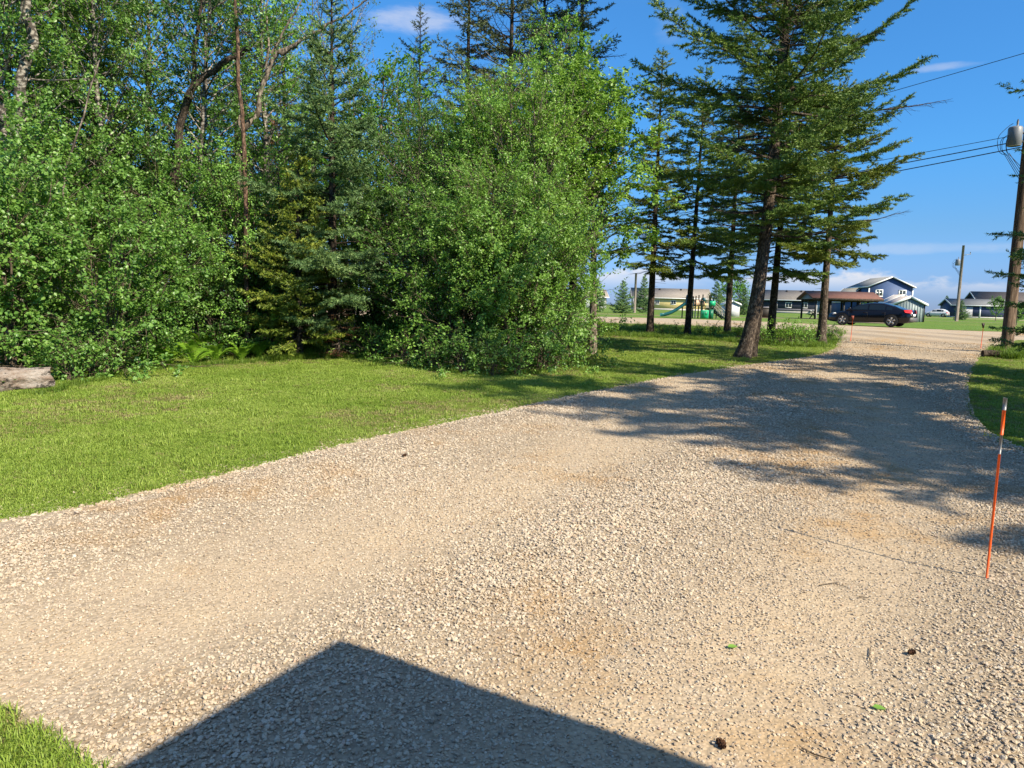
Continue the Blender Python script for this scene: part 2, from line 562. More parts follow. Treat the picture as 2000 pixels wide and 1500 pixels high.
driveway = tag(sheet('driveway', DRIVE, 0.035, -0.012, 0.22, M_GRAVEL, 0.032, 3, relief), kind='structure')
road = tag(sheet('road', ROAD, 0.028, -0.012, 1.0, m_gravel('road_gravel', True), 0.08, 4), kind='structure')

# ------------------------------------------------------------------ foliage builders
def m_bark(name, a, b, c, scale=7.0, stretch=0.35, bump=0.9):
    t = NT(name)
    v = t.co('Object', (1, 1, stretch))
    n1 = t.noise(scale, 7, 0.72, v)
    warp = t.n('ShaderNodeVectorMath', {0: v, 1: t.n('ShaderNodeVectorMath', {0: t.noise(scale * 1.6, 4, 0.6, v, 1), 'Scale': 0.16}, operation='SCALE').outputs[0]}, operation='ADD').outputs[0]
    n2 = t.math('MULTIPLY', t.vor(scale * 2.6, warp), t.rng(t.noise(scale * 4, 5, 0.7, v), 0.3, 0.7, 0.7, 1.3))
    col = t.mix(t.rng(n1, 0.38, 0.62), a, b)
    col = t.mix(t.rng(n2, 0.28, 0.62), col, c)
    h = t.math('ADD', n1, t.math('MULTIPLY', n2, 0.8))
    return t.fin(col, 0.9, t.bump(h, bump, 0.03), 0.1)
BK_SPRUCE = m_bark('spruce_bark', (0.12, 0.088, 0.062), (0.25, 0.20, 0.155), (0.055, 0.042, 0.034), 9.0, 0.45)
BK_DARK = m_bark('dark_bark', (0.075, 0.055, 0.040), (0.14, 0.11, 0.085), (0.035, 0.028, 0.022), 9.0, 0.4)
BK_GREY = m_bark('grey_bark', (0.23, 0.185, 0.145), (0.34, 0.28, 0.225), (0.10, 0.08, 0.06), 6.0, 0.3)
BK_WHITE = m_bark('poplar_bark', (0.26, 0.235, 0.20), (0.38, 0.35, 0.30), (0.07, 0.06, 0.05), 4.0, 1.6, 0.5)
BK_TWIG = m_bark('twig_bark', (0.13, 0.10, 0.07), (0.22, 0.175, 0.125), (0.08, 0.06, 0.045), 12.0, 0.3, 0.4)

LF_SHRUB = leafmat('shrub_leaves', [(0, (0.080, 0.176, 0.034)), (0.5, (0.148, 0.297, 0.054)), (1, (0.263, 0.423, 0.087))])
LF_POPLAR = leafmat('poplar_leaves', [(0, (0.102, 0.217, 0.026)), (0.5, (0.197, 0.362, 0.042)), (0.9, (0.331, 0.496, 0.072)), (1, (0.528, 0.588, 0.225))])
LF_WILLOW = leafmat('willow_leaves', [(0, (0.109, 0.239, 0.040)), (0.5, (0.208, 0.406, 0.059)), (1, (0.362, 0.576, 0.114))])
LF_ASH = leafmat('ash_leaves', [(0, (0.054, 0.160, 0.010)), (0.5, (0.097, 0.248, 0.015)), (1, (0.169, 0.341, 0.023))], 0.42)
LF_PALE = leafmat('aspen_leaves', [(0, (0.077, 0.127, 0.042)), (0.5, (0.132, 0.198, 0.068)), (1, (0.220, 0.286, 0.120))], 0.4)
LF_DEEP = leafmat('deep_leaves', [(0, (0.042, 0.106, 0.022)), (0.5, (0.082, 0.176, 0.036)), (1, (0.146, 0.266, 0.059))])  # darker leaves; on the shaded shrubs the shade is put into this colour
LF_MOUND = leafmat('mound_leaves', [(0, (0.098, 0.211, 0.030)), (0.5, (0.177, 0.330, 0.055)), (1, (0.281, 0.457, 0.091))])
LF_FERN = leafmat('fern_leaves', [(0, (0.104, 0.218, 0.016)), (0.5, (0.173, 0.330, 0.025)), (1, (0.277, 0.436, 0.044))], 0.42)
ND_GREEN = leafmat('spruce_needles', [(0, (0.053, 0.116, 0.027)), (0.5, (0.131, 0.224, 0.040)), (1, (0.281, 0.360, 0.058))], 0.12, 0.5, (0.10, 0.16, 0.02), 0.35, 0.9)
ND_YELL = leafmat('yellow_spruce_needles', [(0, (0.078, 0.130, 0.021)), (0.5, (0.182, 0.243, 0.033)), (1, (0.348, 0.371, 0.048))], 0.16, 0.5, (0.14, 0.18, 0.02), 0.35, 0.9)
ND_BLUE = leafmat('blue_spruce_needles', [(0, (0.057, 0.122, 0.048)), (0.5, (0.126, 0.221, 0.075)), (1, (0.250, 0.343, 0.106))], 0.12, 0.5, (0.10, 0.17, 0.04), 0.35, 0.9)
ND_DULL = leafmat('thin_spruce_needles', [(0, (0.053, 0.082, 0.035)), (0.5, (0.110, 0.144, 0.055)), (1, (0.188, 0.208, 0.082))], 0.12, 0.5, (0.10, 0.12, 0.03), 0.3, 0.9)
ND_DEAD = leafmat('dead_needles', [(0, (0.10, 0.045, 0.020)), (0.5, (0.20, 0.095, 0.042)), (1, (0.30, 0.17, 0.085))], 0.1, 0.7, (0.2, 0.1, 0.04), 0.2, 2.0)

def leaves_mesh(P, D, N, S, width=0.62, fold=0.18):
    """hexagonal folded leaves; P base points, D midrib direction, N rough normal, S length"""
    D = unit(D)
    W = unit(np.cross(N, D))
    N = np.cross(D, W)
    S = S[:, None]
    h = width * 0.5
    pts = [P,
           P + S * (0.30 * D + W * h * 0.95 + N * fold * 0.5),
           P + S * (0.68 * D + W * h * 0.78 + N * fold * 0.45),
           P + S * (1.0 * D - N * fold * 0.3),
           P + S * (0.68 * D - W * h * 0.78 + N * fold * 0.45),
           P + S * (0.30 * D - W * h * 0.95 + N * fold * 0.5)]
    V = np.stack(pts, 1).reshape(-1, 3)
    k = np.arange(len(P))[:, None] * 6
    F = np.concatenate([k + np.array([[0, 3, 2, 1]]), k + np.array([[0, 5, 4, 3]])])
    # keep the two halves of a leaf next to each other
    return V, F
def needles_mesh(A, B, rng, per_m, ln, wd, flat=0.55):
    """needle blades along the twig segments A-B"""
    L = np.linalg.norm(B - A, axis=1)
    cnt = np.maximum(2, (L * per_m + rng.random(len(L))).astype(int))
    idx = np.repeat(np.arange(len(L)), cnt)
    t = rng.random(len(idx)) ** 0.9
    T = unit(B - A)[idx]
    P = A[idx] + (B - A)[idx] * t[:, None]
    R = rng.normal(0, 1, (len(idx), 3)); R[:, 2] *= flat
    R = unit(R - T * (R * T).sum(1, keepdims=True))
    D = unit(T * rng.uniform(0.45, 1.1, (len(idx), 1)) + R)
    W = unit(np.cross(D, rng.normal(0, 1, (len(idx), 3))))
    l = ln * rng.uniform(0.65, 1.25, (len(idx), 1))
    w = wd * rng.uniform(0.7, 1.3, (len(idx), 1))
    V = np.stack([P - W * w * 0.5, P + W * w * 0.5, P + D * l], 1).reshape(-1, 3)
    return V, np.arange(len(V)).reshape(-1, 3)

def broadleaf(seed, H, R, cb, stems=1, trunk_r=0.09, leaf=0.07, per_twig=11, branches=46, subs=6, twigs=4, spread=0.5,
              shape='round', width=0.66, droop=0.0, bare=0.0, gap=0.0, lean=(0, 0), wood_sides=5):
    rng = np.random.default_rng(seed)
    wood = MB()
    LP, LD, LN, LS = [], [], [], []
    stem_paths = []
    for s in range(stems):
        a = rng.uniform(0, 2 * np.pi); b0 = 0.0 if stems == 1 else rng.uniform(0.05, 0.28) * spread
        top = 0.0 if stems == 1 else R * rng.uniform(0.1, 0.55)
        hs = H * (1.0 if s == 0 else rng.uniform(0.72, 1.0))
        n = 9
        t = np.linspace(0, 1, n)
        wob = np.cumsum(rng.normal(0, 0.035, (n, 2)), 0) * H / 6
        P = np.stack([np.cos(a) * (b0 + (top - b0) * t ** 1.2) + wob[:, 0] * t + lean[0] * t, np.sin(a) * (b0 + (top - b0) * t ** 1.2) + wob[:, 1] * t + lean[1] * t, hs * 0.97 * t], 1)
        P[0, 2] = -0.12
        r = trunk_r * (1 - 0.9 * t) * (1.0 if stems == 1 else rng.uniform(0.5, 0.9)) + 0.004
        wood.tube(P, r, 7 if stems == 1 else 5)
        stem_paths.append((P, hs))
    nb = branches
    for i in range(nb):
        P, hs = stem_paths[i % stems]
        u = (i + rng.random()) / nb
        h = cb + (hs * 0.97 - cb) * u ** (1.3 if shape == 'bush' else 0.85)
        k = min(len(P) - 2, int(h / (hs * 0.97) * (len(P) - 1)))
        f = h / (hs * 0.97) * (len(P) - 1) - k
        base = P[k] * (1 - f) + P[k + 1] * f
        tt = (h - cb) / max(1e-3, hs - cb)
        if shape == 'round': prof = math.sin(math.pi * (0.22 + 0.70 * tt)) ** 0.8
        elif shape == 'bush': prof = (0.90 + 0.14 * tt) if tt < 0.5 else 0.97 * math.cos((tt - 0.5) * 2.5) ** 0.7
        elif shape == 'column': prof = 0.55 + 0.45 * math.sin(math.pi * (0.1 + 0.85 * tt))
        else: prof = 1 - 0.75 * tt
        L = max(0.25, R * prof * rng.uniform(0.62, 1.12))
        az = i * 2.39996 + rng.normal(0, 0.35)
        el = math.radians(rng.uniform(12, 42) + 25 * tt - 60 * droop - (38 * max(0, 1 - tt / 0.22) if shape == 'bush' else 0))
        d = np.array([math.cos(az) * math.cos(el), math.sin(az) * math.cos(el), math.sin(el)])
        n = 5
        t = np.linspace(0, 1, n)[:, None]
        Q = base + d * L * t + np.array([0, 0, 1.0]) * (t ** 2) * L * (0.12 - 0.4 * droop) + np.cumsum(rng.normal(0, 0.035 * L, (n, 3)), 0) * t
        wood.tube(Q, np.linspace(max(0.006, trunk_r * 0.28 * (1 - 0.6 * tt)), 0.004, n), 4, cap=False)
        if rng.random() < bare:
            continue
        ns = max(2, int(subs * L / R + 1))
        for j in range(ns):
            w = 0.22 + 0.78 * (j + rng.random()) / ns
            kk = min(n - 2, int(w * (n - 1))); ff = w * (n - 1) - kk
            b2 = Q[kk] * (1 - ff) + Q[kk + 1] * ff
            dd = unit(d + rng.normal(0, 0.65, 3) + np.array([0, 0, 0.15 - droop]))
            l2 = L * rng.uniform(0.22, 0.46) + 0.12
            e2 = b2 + dd * l2
            wood.tube([b2, (b2 + e2) / 2 + rng.normal(0, 0.02, 3), e2], [0.006, 0.004, 0.002], 3, cap=False)
            if rng.random() < gap:
                continue
            for q in range(twigs):
                b3 = b2 + dd * l2 * rng.uniform(0.25, 1.0)
                d3 = unit(dd + rng.normal(0, 0.7, 3) - np.array([0, 0, droop]))
                l3 = rng.uniform(0.12, 0.34) * (0.7 + 0.3 * R / 2)
                m = max(3, int(per_twig * rng.uniform(0.6, 1.35)))
                s = rng.random((m, 1))
                p = b3 + d3 * l3 * s + rng.normal(0, 0.035, (m, 3))
                LP.append(p)
                LD.append(d3 * 0.5 + rng.normal(0, 0.7, (m, 3)) - np.array([0, 0, 0.25 + droop]))
                out = unit(np.array([b3[0], b3[1], 0.25 * R]))
                LN.append(np.array([0, 0, 0.70]) + out * 0.65 + rng.normal(0, 0.45, (m, 3)))
                LS.append(leaf * rng.uniform(0.45, 1.3, m))
    V, F = leaves_mesh(np.concatenate(LP), np.concatenate(LD), np.concatenate(LN), np.concatenate(LS), width)
    return wood, V, F

def spruce(seed, H, cb, R, trunk_r=0.14, path=None, dz=0.27, per=5, p=0.85, el_low=-12, el_top=38, up=0.16, dens=42, ln=0.075, wd=0.021,
           twig=0.30, dead_low=0.0, bare=0.0, dead_needles=False, wild=0.22, sides=9, limbs=(), sub=True, inner=0.14):
    """trunk MB (trunk and bare twigs) plus needle arrays; path(z)->(x,y) bends the trunk"""
    rng = np.random.default_rng(seed)
    wood = MB(); limb = MB()
    path = path or (lambda z: (0.0, 0.0))
    n = 16
    zs = np.concatenate([[-0.15, 0.0, 0.12, 0.3, 0.6, 1.0, 1.6, 2.3], np.linspace(3.0, H, n)]) if H > 5 else np.linspace(-0.15, H, n)
    P = np.array([(*path(max(0, z)), z) for z in zs])
    t = np.clip(zs / H, 0, 1)
    r = trunk_r * (1 - t) ** 0.9 + 0.008 + trunk_r * 0.50 * np.exp(-np.maximum(zs, 0) / 0.22)
    wood.tube(P, r, sides)
    A, B = [], []
    def branch(base, az, L, el, needles=True, tw=twig):
        d = np.array([math.cos(az), math.sin(az), 0.0])
        side = np.array([-math.sin(az), math.cos(az), 0.0])
        m = 6
        s = np.linspace(0, 1, m)
        Q = base + np.outer(s * L * math.cos(el), d) + np.outer(L * (math.sin(el) * s + up * (s ** 2.4)) , [0, 0, 1.0]) + np.cumsum(rng.normal(0, 0.02 * L, (m, 3)), 0)
        limb.tube(Q, np.linspace(0.008 + 0.010 * L, 0.003, m), 4, cap=False)
        nt = max(4, int(L / 0.070))
        for j in range(nt):
            w = inner + (1 - inner) * (j + rng.random()) / nt
            k = min(m - 2, int(w * (m - 1))); f = w * (m - 1) - k
            b = Q[k] * (1 - f) + Q[k + 1] * f
            sg = 1 if j % 2 else -1
            ax = unit(Q[k + 1] - Q[k])
            dd = unit(ax * rng.uniform(0.5, 0.9) + side * sg * rng.uniform(0.35, 1.0) + np.array([0, 0, rng.uniform(-0.38, 0.16)]))
            l = (L * tw * (1.02 - w) ** 0.7 + 0.09) * rng.uniform(0.6, 1.2)
            e = b + dd * l
            if not needles:
                limb.tube([b, e], [0.005, 0.0025], 3, cap=False)
                continue
            A.append(b + dd * l * 0.06); B.append(e)
            if sub and l > 0.24:
                for q in range(int(l / 0.13)):
                    b2 = b + dd * l * rng.uniform(0.2, 0.95)
                    d2 = unit(dd * 0.8 + np.cross(dd, [0, 0, 1.0]) * rng.choice((-1, 1)) * 0.7 + rng.normal(0, 0.22, 3))
                    A.append(b2); B.append(b2 + d2 * rng.uniform(0.08, 0.20))
        if inner > 0.2:
            for j in range(int(L * 5)):
                w = rng.uniform(0.05, inner + 0.1)
                b = Q[0] * (1 - w) + Q[-1] * w
                e = b + unit(rng.normal(0, 1, 3) + d * 0.6) * rng.uniform(0.1, 0.35)
                limb.tube([b, e], [0.005, 0.002], 3, cap=False)
        if needles:
            for k in range(2, m - 1):
                A.append(Q[k]); B.append(Q[k + 1])
    z = cb
    i = 0
    while z < H - 0.12:
        tt = (z - cb) / (H - cb)
        for j in range(per):
            az = i * 2.4 + j * 2 * math.pi / per + rng.normal(0, 0.3)
            h = z + rng.uniform(-0.12, 0.12)
            L = R * ((1 - tt) ** p) * max(0.25, rng.normal(0.92, wild)) + 0.10
            if tt < 0.12: L *= 0.75 + 2 * tt
            el = math.radians(el_low + (el_top - el_low) * tt ** 1.3 + rng.normal(0, 6))
            nd = not (rng.random() < (dead_low if tt < 0.35 else bare))
            branch(np.array([*path(h), h]), az, L, el, nd)
        z += dz * rng.uniform(0.8, 1.25)
        i += 1
    for (h, az, L, el) in limbs:
        branch(np.array([*path(h), h]), az, L, math.radians(el), True, 0.2)
    # leader
    top = np.array([*path(H), H])
    A.append(top - np.array([0, 0, 0.45])); B.append(top + np.array([0, 0, 0.12]))
    # short dead stubs on the clear trunk
    for _ in range(int(cb * 5)):
        h = rng.uniform(0.5, max(0.6, cb)); az = rng.uniform(0, 6.28)
        b = np.array([*path(h), h]); l = rng.uniform(0.1, 0.5)
        limb.tube([b, b + np.array([math.cos(az) * l, math.sin(az) * l, -0.1 * l])], [0.009, 0.003], 3, cap=False)
    V, F = needles_mesh(np.array(A), np.array(B), rng, dens * 1.75, ln, wd)
    return wood, limb, V, F

def make_tree(name, wood, V, F, bark, leafm, loc, rz=0.0, label=None, cat='tree', group=None, limb=None, scale=1.0, wood_name='trunk', crown='crown'):
    root = empty(name, loc, rz, label, cat, group)
    root.scale = (scale,) * 3 if isinstance(scale, (int, float)) else scale
    wood.build(wood_name, bark, root, True)
    if limb is not None and limb.n:
        tag(limb.build('branchwork', bark, root, True), kind='stuff')
    link(crown, mesh_np(crown, V, [F], [leafm]), root)
    return root
def recolour(root, leafm):
    for c in root.children:
        if c.name.split('.')[0] in ('crown', 'foliage'):
            c.material_slots[0].link = 'OBJECT'
            c.material_slots[0].material = leafm
    return root

# ------------------------------------------------------------------ the wood on the left
def base_at(px, depth):
    return XD(px, depth, -0.02)

B_SHRUB = broadleaf(11, 3.3, 1.75, 0.15, stems=8, trunk_r=0.035, leaf=0.062, gap=0.2, per_twig=20, branches=58, subs=7, twigs=4, shape='bush', width=0.78)
B_WILLOW = broadleaf(12, 6.2, 1.75, 0.25, stems=5, trunk_r=0.055, leaf=0.054, gap=0.2, per_twig=16, branches=90, subs=7, twigs=4, shape='column', width=0.55)
B_POPLAR = broadleaf(13, 7.6, 1.75, 2.4, stems=1, trunk_r=0.10, leaf=0.080, per_twig=13, branches=78, subs=6, twigs=4, shape='round', width=0.72)
B_BUSH = broadleaf(14, 4.4, 1.9, 0.12, stems=7, trunk_r=0.045, leaf=0.062, gap=0.2, per_twig=20, branches=76, subs=7, twigs=4, shape='bush', width=0.74)
B_BUSH2 = broadleaf(18, 4.4, 1.9, 0.12, stems=9, trunk_r=0.04, leaf=0.054, gap=0.12, per_twig=18, branches=104, subs=7, twigs=4, shape='bush', width=0.62)
B_ASH = broadleaf(15, 8.0, 2.2, 2.0, stems=1, trunk_r=0.12, leaf=0.13, per_twig=10, branches=54, subs=6, twigs=4, shape='round', width=0.36, droop=0.2)
B_ASPEN = broadleaf(16, 12.0, 2.1, 5.0, stems=3, trunk_r=0.10, leaf=0.058, per_twig=6, branches=60, subs=5, twigs=3, shape='round', width=0.7, gap=0.25)
B_TALL = broadleaf(17, 11.0, 2.1, 2.6, stems=1, trunk_r=0.14, leaf=0.078, per_twig=10, branches=84, subs=6, twigs=4, shape='column', width=0.74)

def tree(kind, px, depth, label, rz=0.0, scale=1.0, group=None, mat=None, proto={}):
    spec = {'shrub': ('leafy_shrub', B_SHRUB, BK_TWIG, LF_SHRUB, 'shrub'), 'willow': ('willow_clump', B_WILLOW, BK_GREY, LF_WILLOW, 'tree'),
            'poplar': ('poplar_tree', B_POPLAR, BK_GREY, LF_POPLAR, 'tree'), 'bush': ('tall_shrub', B_BUSH, BK_TWIG, LF_SHRUB, 'shrub'),
            'bush2': ('tall_shrub', B_BUSH2, BK_TWIG, LF_WILLOW, 'shrub'),
            'ash': ('ash_tree', B_ASH, BK_GREY, LF_ASH, 'tree'), 'aspen': ('aspen_tree', B_ASPEN, BK_WHITE, LF_PALE, 'tree'),
            'tall': ('poplar_tree', B_TALL, BK_WHITE, LF_SHRUB, 'tree')}[kind]
    loc = base_at(px, depth)
    if kind not in proto:
        w, V, F = spec[1]
        proto[kind] = r = make_tree(spec[0], w, V, F, spec[2], spec[3], loc, rz, label, spec[4], group, scale=scale, wood_name='stem' if spec[4] == 'shrub' else 'trunk',
                                    crown='foliage' if spec[4] == 'shrub' else 'crown')
    else:
        r = dup(proto[kind], loc, rz, scale, label)
        if 'group' in r: del r['group']
        if group: r['group'] = group
    if mat is not None:
        recolour(r, mat)
    return r

EDGE = 'shrubs along the lawn edge of the wood'
tree('shrub', 30, 12.6, 'rounded leafy shrub rising directly behind the fallen log', 0.4, 1.05, EDGE)
tree('shrub', 205, 12.9, 'low rounded shrub overhanging the lawn just right of the fallen log', 2.1, (0.95, 0.95, 0.86), EDGE)
tree('shrub', -130, 12.2, 'shrub cut by the left picture edge beside the log', 4.1, 1.2, EDGE)
tree('bush', 110, 15.2, 'tall dense shrub behind the log, below the white poplar trunk', 0.0, 1.0, EDGE)
tree('bush', 330, 16.7, 'tall dense shrub left of the forked bare tree, above the ferns', 1.9, 1.0, EDGE)
tree('bush2', 470, 17.2, 'tall dense shrub directly below the forked bare tree', 3.6, 0.98, EDGE)
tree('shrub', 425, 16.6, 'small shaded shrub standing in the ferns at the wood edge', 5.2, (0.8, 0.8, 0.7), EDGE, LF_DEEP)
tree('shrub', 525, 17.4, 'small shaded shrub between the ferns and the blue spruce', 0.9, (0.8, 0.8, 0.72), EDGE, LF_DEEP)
tree('bush', -60, 16.0, 'tall shrub at the left picture edge behind the log', 2.8, 1.05, EDGE)
# the big leafy mass right of the blue spruce
MASS = 'leafy clumps in the big mass by the drive'
tree('willow', 795, 18.4, 'slender leafy clump between the blue spruce and the big green mass', 0.5, 1.0, MASS, LF_DEEP)
tree('willow', 880, 17.6, 'leafy willow clump left of centre in the big green mass', 1.7, 0.88, MASS, LF_WILLOW)
tree('willow', 990, 17.6, 'leafy willow clump in the middle of the big green mass', 3.3, 1.06, MASS, LF_WILLOW)
tree('willow', 1045, 17.6, 'tall leafy clump right of centre in the big green mass', 4.9, 1.04, MASS, LF_POPLAR)
tree('bush2', 1005, 15.7, 'dense pale green rounded shrub at the lawn edge, lower middle of the green mass', 0.8, (1.0, 1.0, 0.92), MASS, LF_MOUND)
tree('bush2', 885, 16.0, 'dense pale shrub at the lawn edge, lower left of the green mass', 4.2, (0.95, 0.95, 0.84), MASS, LF_MOUND)
tree('shrub', 1078, 16.4, 'rounded shrub at the lower right corner of the green mass', 2.6, (0.82, 0.82, 0.95), MASS, LF_MOUND)
tree('shrub', 948, 15.9, 'low pale rounded shrub in front of the middle of the green mass', 0.4, (1.0, 1.0, 0.9), MASS, LF_MOUND)
tree('bush', 800, 17.6, 'dark shaded shrub filling the hollow right of the blue spruce', 1.2, (0.9, 0.9, 0.85), MASS, LF_DEEP)  # darker leaf colour stands in for the shade of the hollow
tree('poplar', 1158, 19.2, 'large-leaved poplar leaning over the lawn at the right end of the wood', 0.3, (1.15, 1.15, 0.90), None, LF_POPLAR)
tree('poplar', 930, 18.6, 'large-leaved poplar with yellowish tips above the green mass', 2.2, 0.80, None, LF_POPLAR)
tree('tall', 1075, 21.0, 'tall leafy poplar reaching highest at the right of the green mass', 2.9, 0.80, None, LF_WILLOW)
tree('poplar', 1090, 20.6, 'tall large-leaved poplar behind the right end of the green mass', 4.0, 0.98, None, LF_POPLAR)
tree('ash', 735, 21.5, 'bright green ash tree behind the blue spruce', 0.6, 1.0)
tree('aspen', 690, 27.0, 'pale thin aspen with white limbs rising above the bright ash', 1.1, 1.06)
tree('aspen', 600, 25.0, 'pale thin aspen behind the tip of the blue spruce', 3.0, 0.98, None, LF_WILLOW)
tree('tall', 395, 17.6, 'poplar with dark round leaves around the leaning limb', 1.2, 0.86, None, LF_DEEP)
tree('tall', 45, 15.4, 'tall poplar with mottled white trunk at the left picture edge', 0.0, 0.98, None, LF_SHRUB)
tree('tall', 130, 18.6, 'tall poplar right behind the white poplar trunk', 2.0, 0.92, None, LF_POPLAR)
tree('tall', 235, 16.8, 'tall poplar between the white trunk and the leaning dark trunk', 5.3, 0.84, None, LF_SHRUB)
tree('tall', 520, 19.5, 'tall poplar behind the forked bare tree', 3.4, 0.90, None, LF_WILLOW)
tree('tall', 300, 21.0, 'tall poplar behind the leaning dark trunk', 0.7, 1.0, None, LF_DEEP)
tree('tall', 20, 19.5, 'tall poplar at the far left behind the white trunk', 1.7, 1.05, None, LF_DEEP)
tree('tall', -90, 16.5, 'tall poplar cut by the left picture edge', 4.4, 1.0, None, LF_POPLAR)
BACK = 'trees deep in the wood'
WHERE = ['behind the shrubs above the log', 'behind the white poplar, to its right', 'below the heavy dark spruce boughs', 'left of the leaning dark trunk', 'between the leaning trunk and the forked tree', 'right behind the forked bare tree',
         'left behind the bluish spruce', 'behind the bluish spruce and the ash', 'below the bright ash, to its right', 'at the left rim of the green mass', 'behind the middle of the green mass', 'behind the right of the green mass',
         'farthest back left of the bluish spruce', 'farthest back behind the forked tree', 'farthest back behind the leaning trunk', 'farthest back behind the green mass', 'farthest back behind the white poplar', 'farthest back at the left picture edge',
         'outside the left picture edge', 'in the dark gap right of the bluish spruce']
rb = random.Random(5)
for i, (px, dp, kd, sc) in enumerate([(20, 21, 'willow', 1.0), (160, 22, 'bush', 1.3), (250, 20.5, 'willow', 0.88), (330, 23, 'bush', 1.35), (420, 21.5, 'willow', 0.82), (520, 22, 'bush', 1.25),
                                      (600, 21, 'willow', 0.8), (690, 24, 'bush', 1.4), (780, 23, 'willow', 1.05), (850, 21, 'willow', 0.95), (960, 22, 'willow', 1.12), (1040, 24, 'willow', 1.2),
                                      (560, 27, 'willow', 1.05), (450, 28, 'willow', 1.0), (300, 29, 'willow', 1.1), (880, 28, 'willow', 1.15), (120, 29, 'willow', 1.1), (0, 29, 'willow', 1.1),
                                      (-150, 20, 'willow', 1.0), (740, 19.0, 'bush', 0.9)]):
    tree(kd, px, dp, 'leafy tree deep in the wood ' + WHERE[i], rb.uniform(0, 6.28), sc, BACK, rb.choice((LF_DEEP, LF_SHRUB, LF_WILLOW)))

# ------------------------------------------------------------------ spruces
def put_spruce(args, loc, bark, ndl, label, name='spruce_tree', group=None, rz=0.0, scale=1.0):
    w, l, V, F = args
    return make_tree(name, w, V, F, bark, ndl, loc, rz, label, 'tree', group, l, scale)

# the big roadside spruce with two stems
def lean_main(z):
    return (0.42 * (1 - math.exp(-z / 1.7)) + 0.020 * z, 0.0)
S_MAIN = spruce(21, 19.0, 3.3, 2.75, 0.175, lean_main, dz=0.34, per=6, p=0.52, el_low=-8, el_top=48, up=0.20, dens=76, twig=0.29, dead_low=0.2, wild=0.40, inner=0.24, wd=0.020,
                limbs=((5.6, 0.15, 4.1, 8), (6.4, 0.5, 3.4, 14), (5.0, -0.2, 3.0, 2), (6.9, -0.1, 3.6, 24), (4.7, 0.6, 2.6, -4), (7.6, 2.8, 2.6, 20)))
main = put_spruce(S_MAIN, base_at(1449, 19.4), BK_SPRUCE, ND_GREEN, 'largest roadside spruce with thick leaning grey trunk beside the gravel drive')
def lean_second(z):
    return (0.16 * (1 - math.exp(-z / 1.2)) + 0.03 * z, 0.02 * z)
S_SEC = spruce(22, 13.0, 4.6, 1.7, 0.12, lean_second, dz=0.38, per=5, p=0.7, dens=36, dead_low=0.4, bare=0.1, inner=0.25)
put_spruce(S_SEC, base_at(1466, 19.75), BK_DARK, ND_GREEN, 'slimmer dark twin stem right behind the largest roadside spruce')
S_ROWB = spruce(33, 10.2, 2.8, 1.6, 0.12, lambda z: (0.02 * z, 0), dz=0.30, per=5, p=0.6, el_low=-22, el_top=30, dens=66, twig=0.34, dead_low=0.2, bare=0.05, wild=0.4, inner=0.2, wd=0.026)
S_ROW = spruce(23, 10.8, 2.6, 1.45, 0.12, None, wd=0.020, twig=0.34, dz=0.29, per=5, p=0.75, el_low=-18, el_top=35, dens=86, dead_low=0.12, wild=0.40, inner=0.16)
S_ROW2 = spruce(24, 9.0, 3.1, 2.6, 0.15, None, dz=0.36, per=5, p=0.5, inner=0.20, wd=0.019, el_low=-8, el_top=30, up=0.12, dens=100, twig=0.31, dead_low=0.1, wild=0.24)
ROW = 'spruces along the road verge'
r1 = put_spruce(S_ROW, base_at(1269, 28.5), BK_DARK, ND_YELL, 'slender spruce left of the slide, leftmost of the verge row', group=ROW)
r1.scale = (1.15, 1.15, 1.0)
r2 = put_spruce(S_ROWB, base_at(1342, 28.3), BK_DARK, ND_GREEN, 'slender spruce just right of the teal slide in the verge row', group=ROW)
recolour(r2, ND_GREEN)
r3 = dup(r1, base_at(1420, 31.0), 4.0, (1.15, 1.15, 0.98), 'dark spruce left of the thick leaning trunk, right of the playground')
recolour(r3, ND_GREEN)
r4 = put_spruce(S_ROW2, base_at(1603, 25.7), BK_SPRUCE, ND_YELL, 'yellow-green spruce in front of the car, rightmost of the verge row', group=ROW)
r5 = dup(r2, base_at(1504, 27.0), 5.3, (1.25, 1.25, 0.95), 'thin dark spruce between the thick leaning trunk and the shelter')
recolour(r5, ND_GREEN)

# spruces in the wood
S_BLUE = spruce(25, 8.4, 0.9, 1.9, 0.12, None, dz=0.33, per=5, p=0.85, el_low=-8, el_top=40, up=0.14, dens=100, wild=0.28, twig=0.34, wd=0.018, dead_low=0.06)
put_spruce(S_BLUE, base_at(650, 16.7), BK_DARK, ND_BLUE, 'bluish spruce with a slim pointed top in the middle of the wood')
S_SMALL = spruce(26, 4.6, 0.5, 1.35, 0.07, None, dz=0.22, per=6, p=0.8, el_low=-8, el_top=40, dens=66, dead_low=0.12, wd=0.024)
put_spruce(S_SMALL, base_at(585, 16.3), BK_DARK, ND_YELL, 'small yellow-green spruce at the lawn edge in front of the bluish spruce', name='young_spruce')
S_THIN = spruce(27, 14.5, 3.5, 1.55, 0.14, None, dz=0.34, per=5, p=0.55, el_low=-14, el_top=30, dens=40, bare=0.16, dead_low=0.4, wild=0.35, wd=.027)
S_BARE = spruce(28, 14.0, 4.0, 2.0, 0.14, None, dz=0.34, per=6, p=0.5, el_low=-5, el_top=40, dens=34, bare=0.42, dead_low=0.6, wild=0.35, wd=.026)
t1 = put_spruce(S_THIN, base_at(815, 26.0), BK_DARK, ND_DULL, 'narrow dark spruce spire left of the gap of blue sky', scale=(0.72, 0.72, 0.78))
t2 = dup(t1, base_at(905, 23.5), 1.5, (0.85, 0.85, 0.94), 'thin scraggy spruce above the left part of the green mass')
